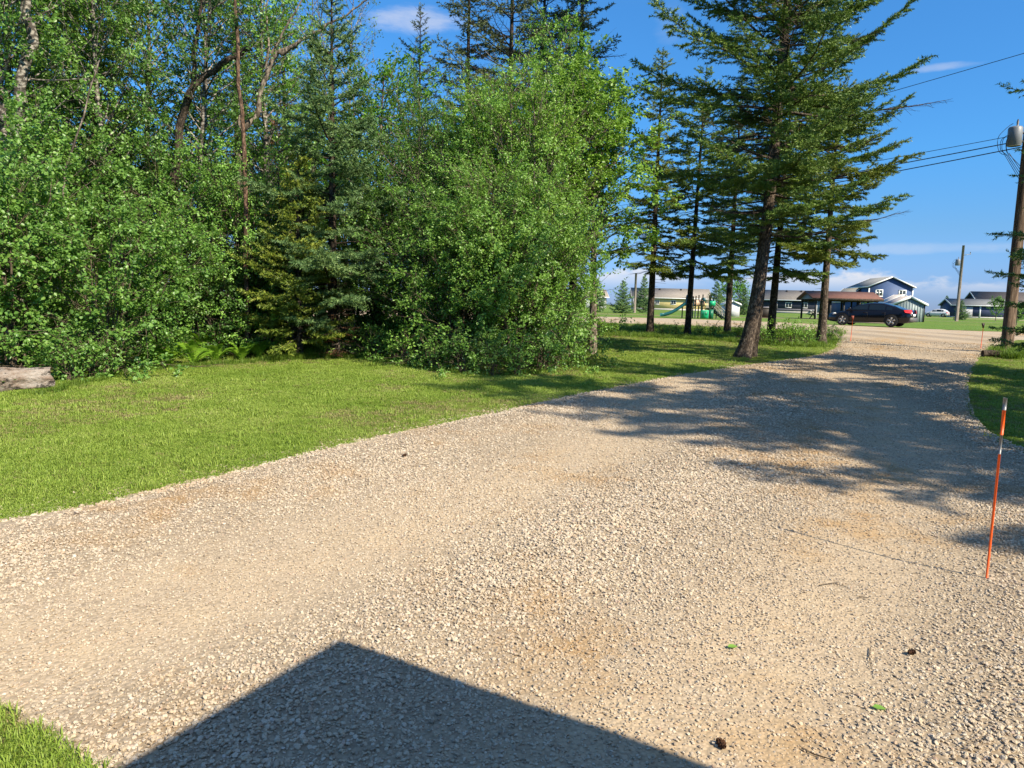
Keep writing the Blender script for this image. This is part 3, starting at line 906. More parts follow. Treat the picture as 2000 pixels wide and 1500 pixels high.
t3 = put_spruce(S_BARE, base_at(985, 23.0), BK_DARK, ND_DULL, 'half bare spruce with dead limbs above the green mass')
t4 = dup(t3, base_at(1045, 25.0), 2.4, 1.02, 'half bare spruce rising right of its near twin above the green mass')
t5 = dup(t1, base_at(1115, 24.0), 3.1, (1.0, 1.0, 1.05), 'tall thin spruce at the right end above the green mass')
S_DARK = spruce(29, 14.0, 2.0, 2.3, 0.17, None, dz=0.36, per=6, p=0.75, el_low=-14, el_top=30, dens=36, dead_low=0.35, bare=0.08)
d1 = put_spruce(S_DARK, base_at(205, 18.6), BK_DARK, ND_GREEN, 'big dark spruce with heavy boughs in the upper left of the wood')
d2 = dup(d1, base_at(105, 20.5), 1.3, (0.9, 0.9, 1.0), 'dark spruce with a straight black trunk beside the white poplar')
d3 = dup(d1, base_at(560, 23.5), 2.7, (0.7, 0.7, 0.80), 'dark spruce behind the forked bare tree')
d4 = dup(t3, base_at(470, 22.0), 4.7, (0.85, 0.85, 0.95), 'thin dying spruce behind the forked bare tree')
# a dead reddish sapling spruce
S_DEAD = spruce(30, 3.6, 0.4, 0.8, 0.04, None, dz=0.26, per=5, p=0.7, el_low=-25, el_top=10, dens=26, bare=0.35, dead_low=0.35)
e1 = put_spruce(S_DEAD, base_at(662, 16.6), BK_GREY, ND_DEAD, 'small dead spruce with rusty needles at the foot of the bluish spruce', name='dead_spruce', scale=(0.7, 0.7, 0.50))
e2 = dup(e1, base_at(548, 17.6), 1.0, (0.9, 0.9, 1.55), 'taller dead spruce with rusty twigs left of the bluish spruce')

# forked bare tree, white trunk and leaning limb, drawn from the photograph at their own distance
def limb_tree(name, label, strokes, bark, cat='tree'):
    """strokes: list of (depth, r0, r1, [(px,py)...]); the first one starts on the ground"""
    d0 = strokes[0][0]
    b = base_at(strokes[0][3][0][0], d0)
    root = empty(name, b, 0, label, cat)
    for k, (dp, r0, r1, pts) in enumerate(strokes):
        Q = [at(px, py, dp) - b for px, py in pts]
        if k == 0:
            Q[0] = Vector((0, 0, -0.1))
        n = 4 * (len(Q) - 1) + 1
        P = []
        for i in range(n):
            f = i / 4.0
            j = min(len(Q) - 2, int(f))
            P.append(Q[j].lerp(Q[j + 1], f - j))
        rg = np.random.default_rng(k + 7)
        P = np.array([tuple(p) for p in P]); P[1:-1] += rg.normal(0, r0 * 0.30, (n - 2, 3))
        m = MB(); m.tube(P, np.linspace(r0, r1, n), 8)
        m.build('trunk' if k == 0 else 'limb', bark, root, True)
    return root
limb_tree('bare_tree', 'forked bare tree with pale grey limbs above the shrubs', [
    (17.9, 0.11, 0.095, [(468, 690), (470, 480), (470, 268)]),
    (17.9, 0.075, 0.05, [(472, 262), (500, 225), (512, 170), (540, 105), (580, 90)]),
    (17.9, 0.05, 0.012, [(545, 100), (590, 80), (640, 50), (690, 20), (730, -10)]),
    (17.9, 0.035, 0.010, [(520, 140), (525, 80), (520, 20), (530, -40)]),
    (17.9, 0.045, 0.030, [(470, 265), (467, 235), (470, 215)]),
    (17.9, 0.030, 0.008, [(530, 105), (560, 50), (590, 0), (600, -30)]),
    (17.9, 0.016, 0.012, [(497, 220), (525, 218)]),
    (17.9, 0.014, 0.004, [(600, 75), (585, 55), (560, 40), (540, 38)]),
], BK_GREY)
limb_tree('leaning_tree', 'dark trunk leaning right across the sky in the upper wood', [
    (17.0, 0.13, 0.085, [(300, 690), (330, 400), (368, 190)]),
    (17.0, 0.085, 0.05, [(368, 190), (400, 145), (465, 108), (490, 95)]),
    (17.0, 0.05, 0.02, [(466, 112), (462, 50), (458, -20)]),
    (17.0, 0.06, 0.03, [(380, 170), (378, 110), (390, 40), (395, -20)]),
], BK_DARK)
limb_tree('dead_tree', 'thin reddish dead stem standing behind the forked bare tree', [
    (16.4, 0.06, 0.03, [(484, 690), (478, 300), (466, 120), (460, -30)]),
], m_bark('red_bark', (0.17, 0.10, 0.065), (0.26, 0.17, 0.12), (0.08, 0.05, 0.035), 8, 0.4))
limb_tree('poplar_tree', 'mottled white poplar trunk at the upper left', [
    (15.2, 0.125, 0.11, [(25, 745), (28, 600), (22, 400), (42, 200)]),
    (15.2, 0.11, 0.08, [(42, 200), (60, 80), (52, 20), (55, -60)]),
    (15.2, 0.022, 0.010, [(60, 154), (110, 158), (180, 153)]),
], BK_WHITE)
limb_tree('broken_snag', 'short broken white snag among the spruce boughs', [
    (16.9, 0.045, 0.04, [(572, 690), (571, 400), (570, 330)]),
], BK_WHITE)
limb_tree('grey_sapling', 'crooked pale sapling stem leaning in front of the dark spruce', [
    (13.6, 0.022, 0.010, [(90, 745), (128, 330), (160, 240), (180, 160), (198, 110)]),
], BK_GREY)

# off to the right: the spruces whose shade lies on the drive; only boughs of the first reach the picture
EAST = 'spruces standing right of the drive'
S_EAST = spruce(41, 15.5, 1.2, 3.1, 0.18, None, dz=0.66, per=5, p=0.55, el_low=-12, el_top=35, dens=30, wild=0.34, wd=0.055, ln=0.10)
S_EDGE = spruce(42, 13.0, 0.8, 1.45, 0.12, None, dz=0.36, per=5, p=0.7, el_low=-16, el_top=30, dens=44, wild=0.3)
put_spruce(S_EDGE, XD(2062, 17.0, -0.02), BK_DARK, ND_GREEN, 'spruce at the right picture edge with boughs hanging before the pole', group=EAST)
east = None
for i, (x, y, rz, sc) in enumerate([(15.2, 13.4, 0.0, 0.78), (13.2, 7.4, 1.3, 0.86), (12.3, 3.0, 2.6, 1.03), (13.1, -0.1, 3.9, 1.03), (15.8, 3.6, 5.0, 1.05), (17.6, 8.2, 0.7, 0.92)]):
    lab = 'dark spruce outside the right picture edge, ' + ['beyond the brown pole foot', 'level with the middle of the drive shade', 'casting the broad near shade', 'closest to the house', 'in the second row behind the near shade', 'in the second row, farther along'][i]
    if east is None:
        east = put_spruce(S_EAST, (x, y, gzf(x, y) - 0.02), BK_DARK, ND_GREEN, lab, group=EAST, rz=rz, scale=sc)
    else:
        dup(east, (x, y, gzf(x, y) - 0.02), rz, sc, lab, EAST)

# ------------------------------------------------------------------ lawn grass and gravel stones (geometry nodes)
def scatter(name, pts, scl, rot, idx, sources, kind_label=None):
    me = bpy.data.meshes.new(name)
    me.vertices.add(len(pts))
    me.vertices.foreach_set('co', np.asarray(pts, np.float32).ravel())
    for an, ty, val in (('scl', 'FLOAT', scl), ('idx', 'INT', idx)):
        a = me.attributes.new(an, ty, 'POINT')
        a.data.foreach_set('value', np.asarray(val, np.float32 if ty == 'FLOAT' else np.int32))
    a = me.attributes.new('rot', 'FLOAT_VECTOR', 'POINT')
    a.data.foreach_set('vector', np.asarray(rot, np.float32).ravel())
    me.update()
    ob = link(name, me)
    ng = bpy.data.node_groups.new(name, 'GeometryNodeTree')
    ng.interface.new_socket('Geometry', in_out='INPUT', socket_type='NodeSocketGeometry')
    ng.interface.new_socket('Geometry', in_out='OUTPUT', socket_type='NodeSocketGeometry')
    N = ng.nodes.new
    gi, go = N('NodeGroupInput'), N('NodeGroupOutput')
    j = N('GeometryNodeJoinGeometry')
    for s in reversed(sources):
        oi = N('GeometryNodeObjectInfo')
        oi.inputs['Object'].default_value = s
        oi.inputs['As Instance'].default_value = True
        ng.links.new(oi.outputs['Geometry'], j.inputs[0])
    ip = N('GeometryNodeInstanceOnPoints')
    ip.inputs['Pick Instance'].default_value = True
    def attr(n, ty):
        a = N('GeometryNodeInputNamedAttribute')
        a.data_type = ty
        a.inputs['Name'].default_value = n
        return a.outputs[0]
    ng.links.new(gi.outputs[0], ip.inputs['Points'])
    ng.links.new(j.outputs[0], ip.inputs['Instance'])
    ng.links.new(attr('idx', 'INT'), ip.inputs['Instance Index'])
    ng.links.new(attr('rot', 'FLOAT_VECTOR'), ip.inputs['Rotation'])
    ng.links.new(attr('scl', 'FLOAT'), ip.inputs['Scale'])
    ng.links.new(ip.outputs[0], go.inputs[0])
    md = ob.modifiers.new('scatter', 'NODES')
    md.node_group = ng
    return tag(ob, kind='stuff')

# grass tufts ---------------------------------------------------------------
M_GRASS = leafmat('grass_blades', [(0, (0.13, 0.22, 0.024)), (0.45, (0.235, 0.34, 0.045)), (0.8, (0.345, 0.43, 0.085)), (1, (0.48, 0.47, 0.20))], 0.32, 0.5, (0.22, 0.30, 0.02), 0.3, 0.7)
M_DRY = leafmat('dry_grass_blades', [(0, (0.15, 0.16, 0.045)), (0.4, (0.26, 0.24, 0.085)), (1, (0.42, 0.33, 0.19))], 0.25, 0.6, (0.25, 0.24, 0.05), 0.2, 0.7)
M_TALLG = leafmat('tall_grass_blades', [(0, (0.065, 0.125, 0.012)), (0.5, (0.125, 0.215, 0.022)), (1, (0.22, 0.30, 0.05))], 0.38, 0.5, (0.2, 0.3, 0.02), 0.3, 0.7)
def tuft(seed, n, rad, h, w, mat, bend=0.5):
    rng = np.random.default_rng(seed)
    a = rng.uniform(0, 2 * np.pi, n); r = rad * np.sqrt(rng.random(n))
    P = np.stack([r * np.cos(a), r * np.sin(a), np.zeros(n) - 0.004], 1)
    b = rng.uniform(0, 2 * np.pi, n)
    out = np.stack([np.cos(b), np.sin(b), np.zeros(n)], 1)
    sd = np.stack([-np.sin(b), np.cos(b), np.zeros(n)], 1)
    H = (h * rng.uniform(0.45, 1.2, n))[:, None]
    k = (bend * rng.uniform(0.1, 1.3, n))[:, None]
    w = (w * rng.uniform(0.7, 1.3, n))[:, None]
    up = np.array([[0, 0, 1.0]])
    V = np.stack([P - sd * w / 2, P + sd * w / 2, P + up * H * 0.6 + out * H * k * 0.35 + sd * w * 0.42, P + up * H * 0.6 + out * H * k * 0.35 - sd * w * 0.42,
                  P + up * H * (1 - 0.3 * k) + out * H * k], 1).reshape(-1, 3)
    i = np.arange(n)[:, None] * 5
    me = mesh_np('grass_tuft', V, [i + np.array([[0, 1, 2, 3]]), i + np.array([[3, 2, 4]])], [mat])
    return bpy.data.objects.new('grass_tuft', me)
LAWN_TUFTS = [tuft(s, 80, 0.09, 0.030, 0.0040, M_GRASS, 1.0) for s in (1, 2, 3)] + [tuft(s, 60, 0.09, 0.027, 0.0040, M_DRY, 1.1) for s in (4, 5)] + [tuft(s, 46, 0.08, 0.058, 0.006, M_GRASS, 0.8) for s in (6, 7)]
def vnoise(x, y, s, seed):
    """cheap smooth noise in 0..1"""
    r = np.random.default_rng(seed)
    v = 0
    for k in range(5):
        a = r.uniform(0, 2 * np.pi); f = s * r.uniform(0.6, 1.8); ph = r.uniform(0, 6.28); ph2 = r.uniform(0, 6.28)
        v = v + np.sin((x * math.cos(a) + y * math.sin(a)) * f + ph) * np.sin((-x * math.sin(a) + y * math.cos(a)) * f * 0.8 + ph2)
    return 0.5 + v / 5
rg = np.random.default_rng(77)
DR = np.array(DRIVE); RD = np.array(ROAD)
def lawn_points(n, x0, x1, y0, y1):
    x = rg.uniform(x0, x1, n); y = rg.uniform(y0, y1, n)
    ok = ~inside(DR, x, y) & ~inside(RD, x, y) & in_view(x, y, gz(x, y), 80)
    return x[ok], y[ok]
LX, LY, LS_, LI = [], [], [], []
PT = np.array(PATCH + [(-0.9, 1.6), (-6, 1.6), (-6, PATCH[0][1] + 0.4)])
for (n, x0, x1, y0, y1, sc) in [(16000, -7, 1, 4.2, 9, 1.0), (15000, -10, 4, 9, 15, 1.12), (13000, -9, 12, 15, 24, 1.35), (5000, 2, 16, 24, 36, 1.8),
                                (4200, 4, 12, 6, 14, 1.05), (3000, 9, 18, 12, 24, 1.3)]:
    x, y = lawn_points(n, x0, x1, y0, y1)
    dry0 = vnoise(x, y, 0.9, 3) + 0.35 * (vnoise(x, y, 3.1, 4) - 0.5)
    kp = rg.random(len(x)) < np.clip(1.9 - 1.7 * dry0, 0.45, 1)
    x, y = x[kp], y[kp]
    LX.append(x); LY.append(y); LS_.append(sc * rg.uniform(0.75, 1.3, len(x)))
    dry = vnoise(x, y, 0.9, 3) + 0.35 * (vnoise(x, y, 3.1, 4) - 0.5)
    pick = np.where(rg.random(len(x)) < np.clip((dry - 0.54) * 3.0, 0.06, 0.55), 3 + (rg.random(len(x)) < 0.5), (rg.random(len(x)) * 3).astype(int))
    pick = np.where(rg.random(len(x)) < 0.03, 5 + (rg.random(len(x)) < 0.5), pick)
    LI.append(pick)
# the corner of lawn at the lower left
x = rg.uniform(-3.2, -1.0, 6000); y = rg.uniform(1.7, 3.2, 6000)
ok = inside(PT, x, y)
x, y = x[ok], y[ok]
LX.append(x); LY.append(y); LS_.append(rg.uniform(0.35, 0.85, len(x))); LI.append(np.where(rg.random(len(x)) < 0.6, 5 + (rg.random(len(x)) < 0.5), 3))
# ragged grass along the left rim of the drive
e = np.array(LEFT[:14])
seg = rg.integers(0, len(e) - 1, 900); tq = rg.random(900)[:, None]
q = e[seg] * (1 - tq) + e[seg + 1] * tq + np.column_stack([rg.normal(-0.03, 0.10, 900), rg.normal(0.02, 0.10, 900)])
LX.append(q[:, 0]); LY.append(q[:, 1]); LS_.append(rg.uniform(0.6, 1.1, 900)); LI.append(rg.integers(0, 3, 900))
x, y = np.concatenate(LX), np.concatenate(LY)
zz = gz(x, y) + np.where(inside(PT, x, y), 0.042, 0.0)
corner = tag(sheet('lawn_corner', [tuple(p) for p in PT], 0.048, 0.030, 0.2, M_SOIL, 0.02, 6), kind='structure')
lawn_grass = scatter('lawn_grass', np.column_stack([x, y, zz]), np.concatenate(LS_),
                     np.column_stack([rg.normal(0, .06, len(x)), rg.normal(0, .06, len(x)), rg.uniform(0, 6.28, len(x))]), np.concatenate(LI), LAWN_TUFTS)

# longer grass along the wood edge, the verge under the spruces and by the pole
TALL_TUFTS = [tuft(s, 34, 0.12, 0.26, 0.009, M_TALLG, 0.8) for s in (8, 9)] + [tuft(10, 30, 0.12, 0.42, 0.010, M_TALLG, 0.7)]
wood_px = [(60, 775), (150, 752), (260, 728), (330, 722), (420, 714), (520, 708), (620, 702), (700, 702), (760, 712), (860, 728), (950, 736), (1040, 734), (1100, 716), (1150, 694)]
WE = np.array([tuple(G(*p)[:2]) for p in wood_px])
TX, TY, TS, TI = [], [], [], []
def along(path, n, back, spread, sc, kinds):
    seg = rg.integers(0, len(path) - 1, n); t = rg.random(n)[:, None]
    q = path[seg] * (1 - t) + path[seg + 1] * t
    q = q + np.column_stack([rg.normal(0, 0.1, n), np.abs(rg.normal(0, spread, n)) + back])
    TX.append(q[:, 0]); TY.append(q[:, 1]); TS.append(sc * rg.uniform(0.55, 1.2, n)); TI.append(rg.choice(kinds, n))
along(WE, 900, 0.05, 0.35, 0.42, [0, 1])
along(WE[5:8], 250, 0.1, 0.3, 0.7, [0, 1])
verge_px = [(1150, 655), (1270, 660), (1343, 664), (1422, 668), (1505, 676), (1602, 680), (1632, 668)]
VE = np.array([tuple(G(*p)[:2]) for p in verge_px])
along(VE, 1100, -0.1, 1.6, 0.75, [0, 1])
along(np.array([tuple(G(*p)[:2]) for p in [(1140, 645), (1300, 648), (1450, 655), (1590, 662)]]), 1500, 0.0, 2.4, 0.8, [0, 1])
along(np.array([tuple(G(*p)[:2]) for p in [(1965, 700), (2010, 700), (2060, 690)]]), 260, -0.3, 1.5, 1.0, [0, 1, 2])
x, y = np.concatenate(TX), np.concatenate(TY)
ok = ~inside(DR, x, y) & ~inside(RD, x, y)
x, y = x[ok], y[ok]
scatter('tall_grass', np.column_stack([x, y, gz(x, y)]), np.concatenate(TS)[ok], np.column_stack([rg.normal(0, .08, len(x)), rg.normal(0, .08, len(x)), rg.uniform(0, 6.28, len(x))]), np.concatenate(TI)[ok], TALL_TUFTS)

# gravel stones ---------------------------------------------------------------
def m_stone():
    t = NT('gravel_stone')
    r = t.n('ShaderNodeObjectInfo').outputs['Random']
    c = t.ramp(r, [(0.0, (0.23, 0.19, 0.15)), (0.10, (0.36, 0.295, 0.225)), (0.35, (0.455, 0.375, 0.28)), (0.62, (0.51, 0.43, 0.325)), (0.85, (0.56, 0.49, 0.395)), (0.93, (0.46, 0.36, 0.24)), (0.97, (0.42, 0.29, 0.22)), (1.0, (0.58, 0.53, 0.46))])
    n = t.noise(2.2, 4, 0.6)
    c = t.mix(t.rng(n, 0.3, 0.75, 0, 0.35), c, (0.44, 0.34, 0.22))
    P = t.n('ShaderNodeNewGeometry').outputs['Position']
    stain = t.math('MULTIPLY', t.rng(t.noise(0.45, 4, 0.6, P), 0.50, 0.62), t.rng(t.noise(2.1, 6, 0.65, P), 0.42, 0.58))
    c = t.mix(t.math('MULTIPLY', stain, 0.5), c, (0.34, 0.205, 0.085))
    return t.fin(c, 0.88, t.bump(n, 0.3, 0.2), 0.12)
M_STONE = m_stone()
def stone(seed):
    rng = np.random.default_rng(seed)
    bm = bmesh.new()
    bmesh.ops.create_icosphere(bm, subdivisions=1, radius=0.5)
    s = (rng.uniform(0.8, 1.25), rng.uniform(0.6, 1.0), rng.uniform(0.38, 0.62))
    pl = [(Vector(rng.normal(0, 1, 3)).normalized(), rng.uniform(0.24, 0.40)) for _ in range(6)]
    for v in bm.verts:
        for nrm, d in pl:                       # a few flat broken faces
            k = v.co.dot(nrm) - d
            if k > 0:
                v.co -= nrm * k * 0.85
        v.co = Vector((v.co.x * s[0], v.co.y * s[1], v.co.z * s[2])) * rng.uniform(0.94, 1.06)
    me = bpy.data.meshes.new('stone')
    bm.to_mesh(me); bm.free()
    me.materials.append(M_STONE)
    return bpy.data.objects.new('stone', me)
STONES = [stone(s) for s in range(9)]
GX, GY, GS = [], [], []
rs = np.random.default_rng(5)
for (dens, y0, y1, lo, hi) in [(9000, 2.1, 4.2, 0.009, 0.031), (5600, 4.2, 6.5, 0.011, 0.032), (2700, 6.5, 10, 0.015, 0.038), (1000, 10, 16, 0.020, 0.045), (200, 16, 28, 0.03, 0.06)]:
    xm = 0.75 * y1 + 0.3
    n = int(dens * (2 * xm) * (y1 - y0))
    x = rs.uniform(-xm, xm, n); y = rs.uniform(y0, y1, n)
    ok = inside(DR, x, y) & ~inside(PT, x, y)
    x, y = x[ok], y[ok]
    ok = in_view(x, y, gz(x, y), 60)
    x, y = x[ok], y[ok]
    u = drive_dir(x, y)
    band = 0.5 + 0.5 * np.sin(u * 2.4 + 0.5 * np.sin(y * 0.6))            # coarse ridges between the wheel tracks
    fine = vnoise(x, y, 0.8, 9)
    coarse = np.clip(0.25 + 0.75 * band * 0.7 + 0.6 * (fine - 0.5), 0.08, 1)
    keep = rs.random(len(x)) < (0.25 + 0.75 * coarse ** 1.2)
    x, y, coarse = x[keep], y[keep], coarse[keep]
    s = lo + (hi - lo) * rs.random(len(x)) ** 2.2 * (0.35 + 0.85 * coarse)
    GX.append(x); GY.append(y); GS.append(s)
# a rim of thrown stones along the left edge
seg = rs.integers(0, 11, 5200); tq = rs.random(5200)[:, None]
e = np.array(LEFT)
q = e[seg] * (1 - tq) + e[seg + 1] * tq + np.column_stack([rs.normal(0.0, 0.13, 5200), rs.normal(0.0, 0.13, 5200)])
GX.append(q[:, 0]); GY.append(q[:, 1]); GS.append(rs.uniform(0.014, 0.045, 5200))
x, y, s = np.concatenate(GX), np.concatenate(GY), np.concatenate(GS)
on = inside(DR, x, y)
z = gz(x, y) + np.where(on, 0.035 + relief(x, y), 0.0) + s * 0.05
# near the rim the bed sinks: follow it
D = np.full(len(x), 9.0)
ee = np.concatenate([np.linspace(e[i], e[i + 1], 24) for i in range(len(e) - 4)])
for p in ee:
    D = np.minimum(D, np.hypot(x - p[0], y - p[1]))
z = np.where(on, gz(x, y) - 0.012 + 0.047 * np.clip(D / 0.35, 0, 1) + relief(x, y) * np.clip(D / 0.6, 0, 1) + s * rs.uniform(0.0, 0.28, len(x)), z)
print('gravel stones', len(x), 'lawn tufts', len(lawn_grass.data.vertices))
scatter('gravel', np.column_stack([x, y, z]), s, np.column_stack([rs.normal(0, .35, len(x)), rs.normal(0, .35, len(x)), rs.uniform(0, 6.28, len(x))]), rs.integers(0, 9, len(x)), STONES)

# ------------------------------------------------------------------ beyond the road: park lawn and paths
FARP = np.array(FAR)
inset = []
for i, p in enumerate(FAR):
    inset.append((p[0] - 0.25 * RN[0], p[1] - 0.25 * RN[1]))
PARK = inset + [(-160, 130), (-160, 330), (300, 330), (300, 40)]
park = tag(sheet('park_lawn', PARK, 0.014, 0.010, 5.0, M_FIELD, 0, 8), kind='structure')
M_PATH = m_gravel('path_gravel', True)
def strip(name, pts, w, dz, mat):
    P = np.array(pts); T = unit(np.gradient(P, axis=0)); N = np.column_stack([-T[:, 1], T[:, 0]])
    A, B = P + N * w / 2, P - N * w / 2
    V = np.concatenate([np.column_stack([A, gz(A[:, 0], A[:, 1]) + dz]), np.column_stack([B, gz(B[:, 0], B[:, 1]) + dz])])
    n = len(P)
    Q = [(i, n + i, n + i + 1, i + 1) for i in range(n - 1)]
    return tag(link(name, mesh_np(name, V, [Q], [mat])), kind='structure')
strip('path', [tuple(XD(px, d)[:2]) for px, d in ((1050, 66), (1200, 66), (1350, 64), (1480, 66), (1600, 76), (1800, 78), (2000, 74), (2200, 66))], 1.5, 0.03, M_PATH)
strip('side_street', [tuple(XD(px, d)[:2]) for px, d in ((1700, 130), (1800, 128), (1900, 122), (2000, 112), (2200, 100))], 7.0, 0.03, M_PATH)

# ------------------------------------------------------------------ materials for built things
def m_siding(name, c, pitch=0.18, vertical=False, depth=0.02):
    t = NT(name)
    xyz = t.n('ShaderNodeSeparateXYZ', {0: t.co('Object')})
    co = xyz.outputs['X' if vertical else 'Z']
    saw = t.math('FRACT', t.math('DIVIDE', co, pitch))
    n = t.noise(2.0, 5)
    col = t.mix(t.rng(n, 0.3, 0.7), tuple(v * 0.9 for v in c), tuple(v * 1.1 for v in c))
    col = t.mix(t.rng(saw, 0.0, 0.12, 0.45, 0.0), col, tuple(v * 0.45 for v in c))
    return t.fin(col, 0.6, t.bump(saw, 0.12, depth), 0.25)
def m_shingle(name, c):
    t = NT(name)
    br = t.n('ShaderNodeTexBrick', {'Vector': t.co('Object', (1, 1, 1)), 'Scale': 2.2, 'Color1': tuple(v * 0.86 for v in c), 'Color2': tuple(v * 1.14 for v in c), 'Mortar': tuple(v * 0.7 for v in c), 'Mortar Size': 0.02})
    n = t.noise(0.6, 5)
    col = t.mix(t.rng(n, 0.3, 0.7, 0, 0.25), br.outputs[0], tuple(v * 0.75 for v in c))
    return t.fin(col, 0.85, None, 0.15)
M_WHITE = plain('white_trim', (0.72, 0.72, 0.71), 0.5)
M_CONC = plain('concrete', (0.42, 0.40, 0.36), 0.85)
def m_glass(name, c=(0.018, 0.024, 0.03), rough=0.06):
    t = NT(name)
    return t.fin(t.mix(t.noise(0.9, 2), tuple(v * 0.5 for v in c), c), rough, None, 0.6)
M_PANE = m_glass('window_glass', (0.05, 0.065, 0.075))
M_BLACKP = plain('black_post', (0.022, 0.020, 0.019), 0.6)

def window(root, side, u, z0, w, h, Lx, Ly, bars=1, frame_w=0.10, mat=None):
    """frame proud of the wall, panes set back in it"""
    mat = mat or M_WHITE
    f, p = MB(), MB()
    def place(mb, u0, u1, z0_, z1_, d0, d1):
        if side == 'f': mb.bb(u0, u1, -Ly / 2 - d1, -Ly / 2 - d0, z0_, z1_)
        elif side == 'l': mb.bb(-Lx / 2 - d1, -Lx / 2 - d0, u0, u1, z0_, z1_)
        else: mb.bb(Lx / 2 + d0, Lx / 2 + d1, u0, u1, z0_, z1_)
    u0, u1, z1 = u - w / 2, u + w / 2, z0 + h
    fw = frame_w
    place(f, u0, u1, z1 - fw, z1, 0.0, 0.06); place(f, u0, u1, z0, z0 + fw, 0.0, 0.07)
    place(f, u0, u0 + fw, z0 + fw, z1 - fw, 0.0, 0.06); place(f, u1 - fw, u1, z0 + fw, z1 - fw, 0.0, 0.06)
    for b in range(bars):
        c = u0 + (u1 - u0) * (b + 1) / (bars + 1)
        place(f, c - fw * 0.35, c + fw * 0.35, z0 + fw, z1 - fw, 0.0, 0.05)
    o = f.build('window', mat, root)
    xs = [u0 + fw] + [v for b in range(bars) for v in (u0 + (u1 - u0) * (b + 1) / (bars + 1) - fw * 0.35, u0 + (u1 - u0) * (b + 1) / (bars + 1) + fw * 0.35)] + [u1 - fw]
    for k in range(0, len(xs), 2):
        p = MB()
        place(p, xs[k], xs[k + 1], z0 + fw, z1 - fw, 0.003, 0.02)
        p.build('pane', M_PANE, o)
    return o
def house(name, label, loc, rz, Lx, Ly, hw, hr, ridge, wall, roof, ov=0.5, trim=None, cat='house', found=None, fasc=0.22, ov_end=None):
    trim = trim or M_WHITE
    root = empty(name, loc, rz, label, cat)
    w = MB()
    b = -0.1
    if ridge == 'x':
        prof = [(-Ly / 2, b), (Ly / 2, b), (Ly / 2, hw), (0, hw + hr), (-Ly / 2, hw)]
        V = [(-Lx / 2, y, z) for y, z in prof] + [(Lx / 2, y, z) for y, z in prof]
    else:
        prof = [(-Lx / 2, b), (Lx / 2, b), (Lx / 2, hw), (0, hw + hr), (-Lx / 2, hw)]
        V = [(x, -Ly / 2, z) for x, z in prof] + [(x, Ly / 2, z) for x, z in prof]
    n = 5
    w.add(V, [[(i, (i + 1) % n, n + (i + 1) % n, n + i) for i in range(n)], [list(range(n))[::-1], list(range(n, 2 * n))]])
    w.build('wall', wall, root)
    half = (Ly if ridge == 'x' else Lx) / 2
    long = (Lx if ridge == 'x' else Ly) / 2 + (ov if ov_end is None else ov_end)
    sl = hr / half
    th = 0.14
    for s in (-1, 1):
        a0, z0 = 0.0, hw + hr + 0.01
        a1, z1 = s * (half + ov), hw - sl * ov + 0.01
        pr = [(a0, z0), (a1, z1), (a1, z1 + th), (a0, z0 + th)]
        V = []
        for e in (-long, long):
            V += [(e, a, z) if ridge == 'x' else (a, e, z) for a, z in pr]
        m = MB(); m.add(V, [[(i, (i + 1) % 4, 4 + (i + 1) % 4, 4 + i) for i in range(4)], [(3, 2, 1, 0), (4, 5, 6, 7)]])
        r = m.build('roof', roof, root)
        # rake boards on both ends, eave board along the low side
        for e in (-1, 1):
            m = MB()
            V = []
            for dd in (long + 0.003, long + 0.045):
                V += [((e * dd, a, z) if ridge == 'x' else (a, e * dd, z)) for a, z in [(a0, z0 - fasc + 0.1), (a1, z1 - fasc + 0.1), (a1, z1 + th + 0.02), (a0, z0 + th + 0.02)]]
            m.add(V, [[(i, (i + 1) % 4, 4 + (i + 1) % 4, 4 + i) for i in range(4)], [(3, 2, 1, 0), (4, 5, 6, 7)]])
            m.build('rake_board', trim, r)
        m = MB()
        if ridge == 'x': m.bb(-long, long, a1 - 0.01 * s + (0.012 * s), a1 + 0.05 * s, z1 - 0.04, z1 + th - 0.01)
        else: m.bb(a1 + 0.003 * s, a1 + 0.05 * s, -long, long, z1 - 0.04, z1 + th - 0.01)
        m.build('gutter', trim, r)
    if found:
        m = MB()
        for (x0, x1, y0, y1) in ((-Lx / 2 - .03, Lx / 2 + .03, -Ly / 2 - .03, -Ly / 2 - .003), (-Lx / 2 - .03, -Lx / 2 - .003, -Ly / 2, Ly / 2), (Lx / 2 + .003, Lx / 2 + .03, -Ly / 2, Ly / 2)):
            m.bb(x0, x1, y0, y1, -0.1, found)
        tag(m.build('foundation', M_CONC, root), kind=None)
    return root

# ------------------------------------------------------------------ houses across the road
K = 1 / FPX
YEL = m_siding('yellow_siding', (0.62, 0.49, 0.22)); NAVY = m_siding('navy_siding', (0.030, 0.034, 0.052)); BLUE = m_siding('blue_siding', (0.058, 0.098, 0.205), 0.2)
SH_GREY = m_shingle('grey_shingles', (0.28, 0.245, 0.205)); SH_RED = m_shingle('red_shingles', (0.17, 0.086, 0.066)); SH_SLATE = m_shingle('slate_shingles', (0.20, 0.205, 0.20)); SH_BROWN = m_shingle('brown_shingles', (0.15, 0.125, 0.11))
Z = 157
h = house('yellow_house', 'pale yellow bungalow with grey roof behind the teal slide', XD(1306, Z + 4), math.radians(-6), 16.2, 8.0, 2.75, 1.9, 'x', YEL, SH_GREY, found=0.35)
for u in (-3.0, 0.5, 5.6): window(h, 'f', u, 1.2, 1.0 if u < -2 else 1.15, 0.95, 16.2, 8.0)
for u in (-2.2, 2.4, 4.4):
    m = MB(); m.bb(u - .15, u + .15, -0.9, -0.6, 4.35, 4.75); m.build('roof_vent', M_BLACKP, h)
Z = 152
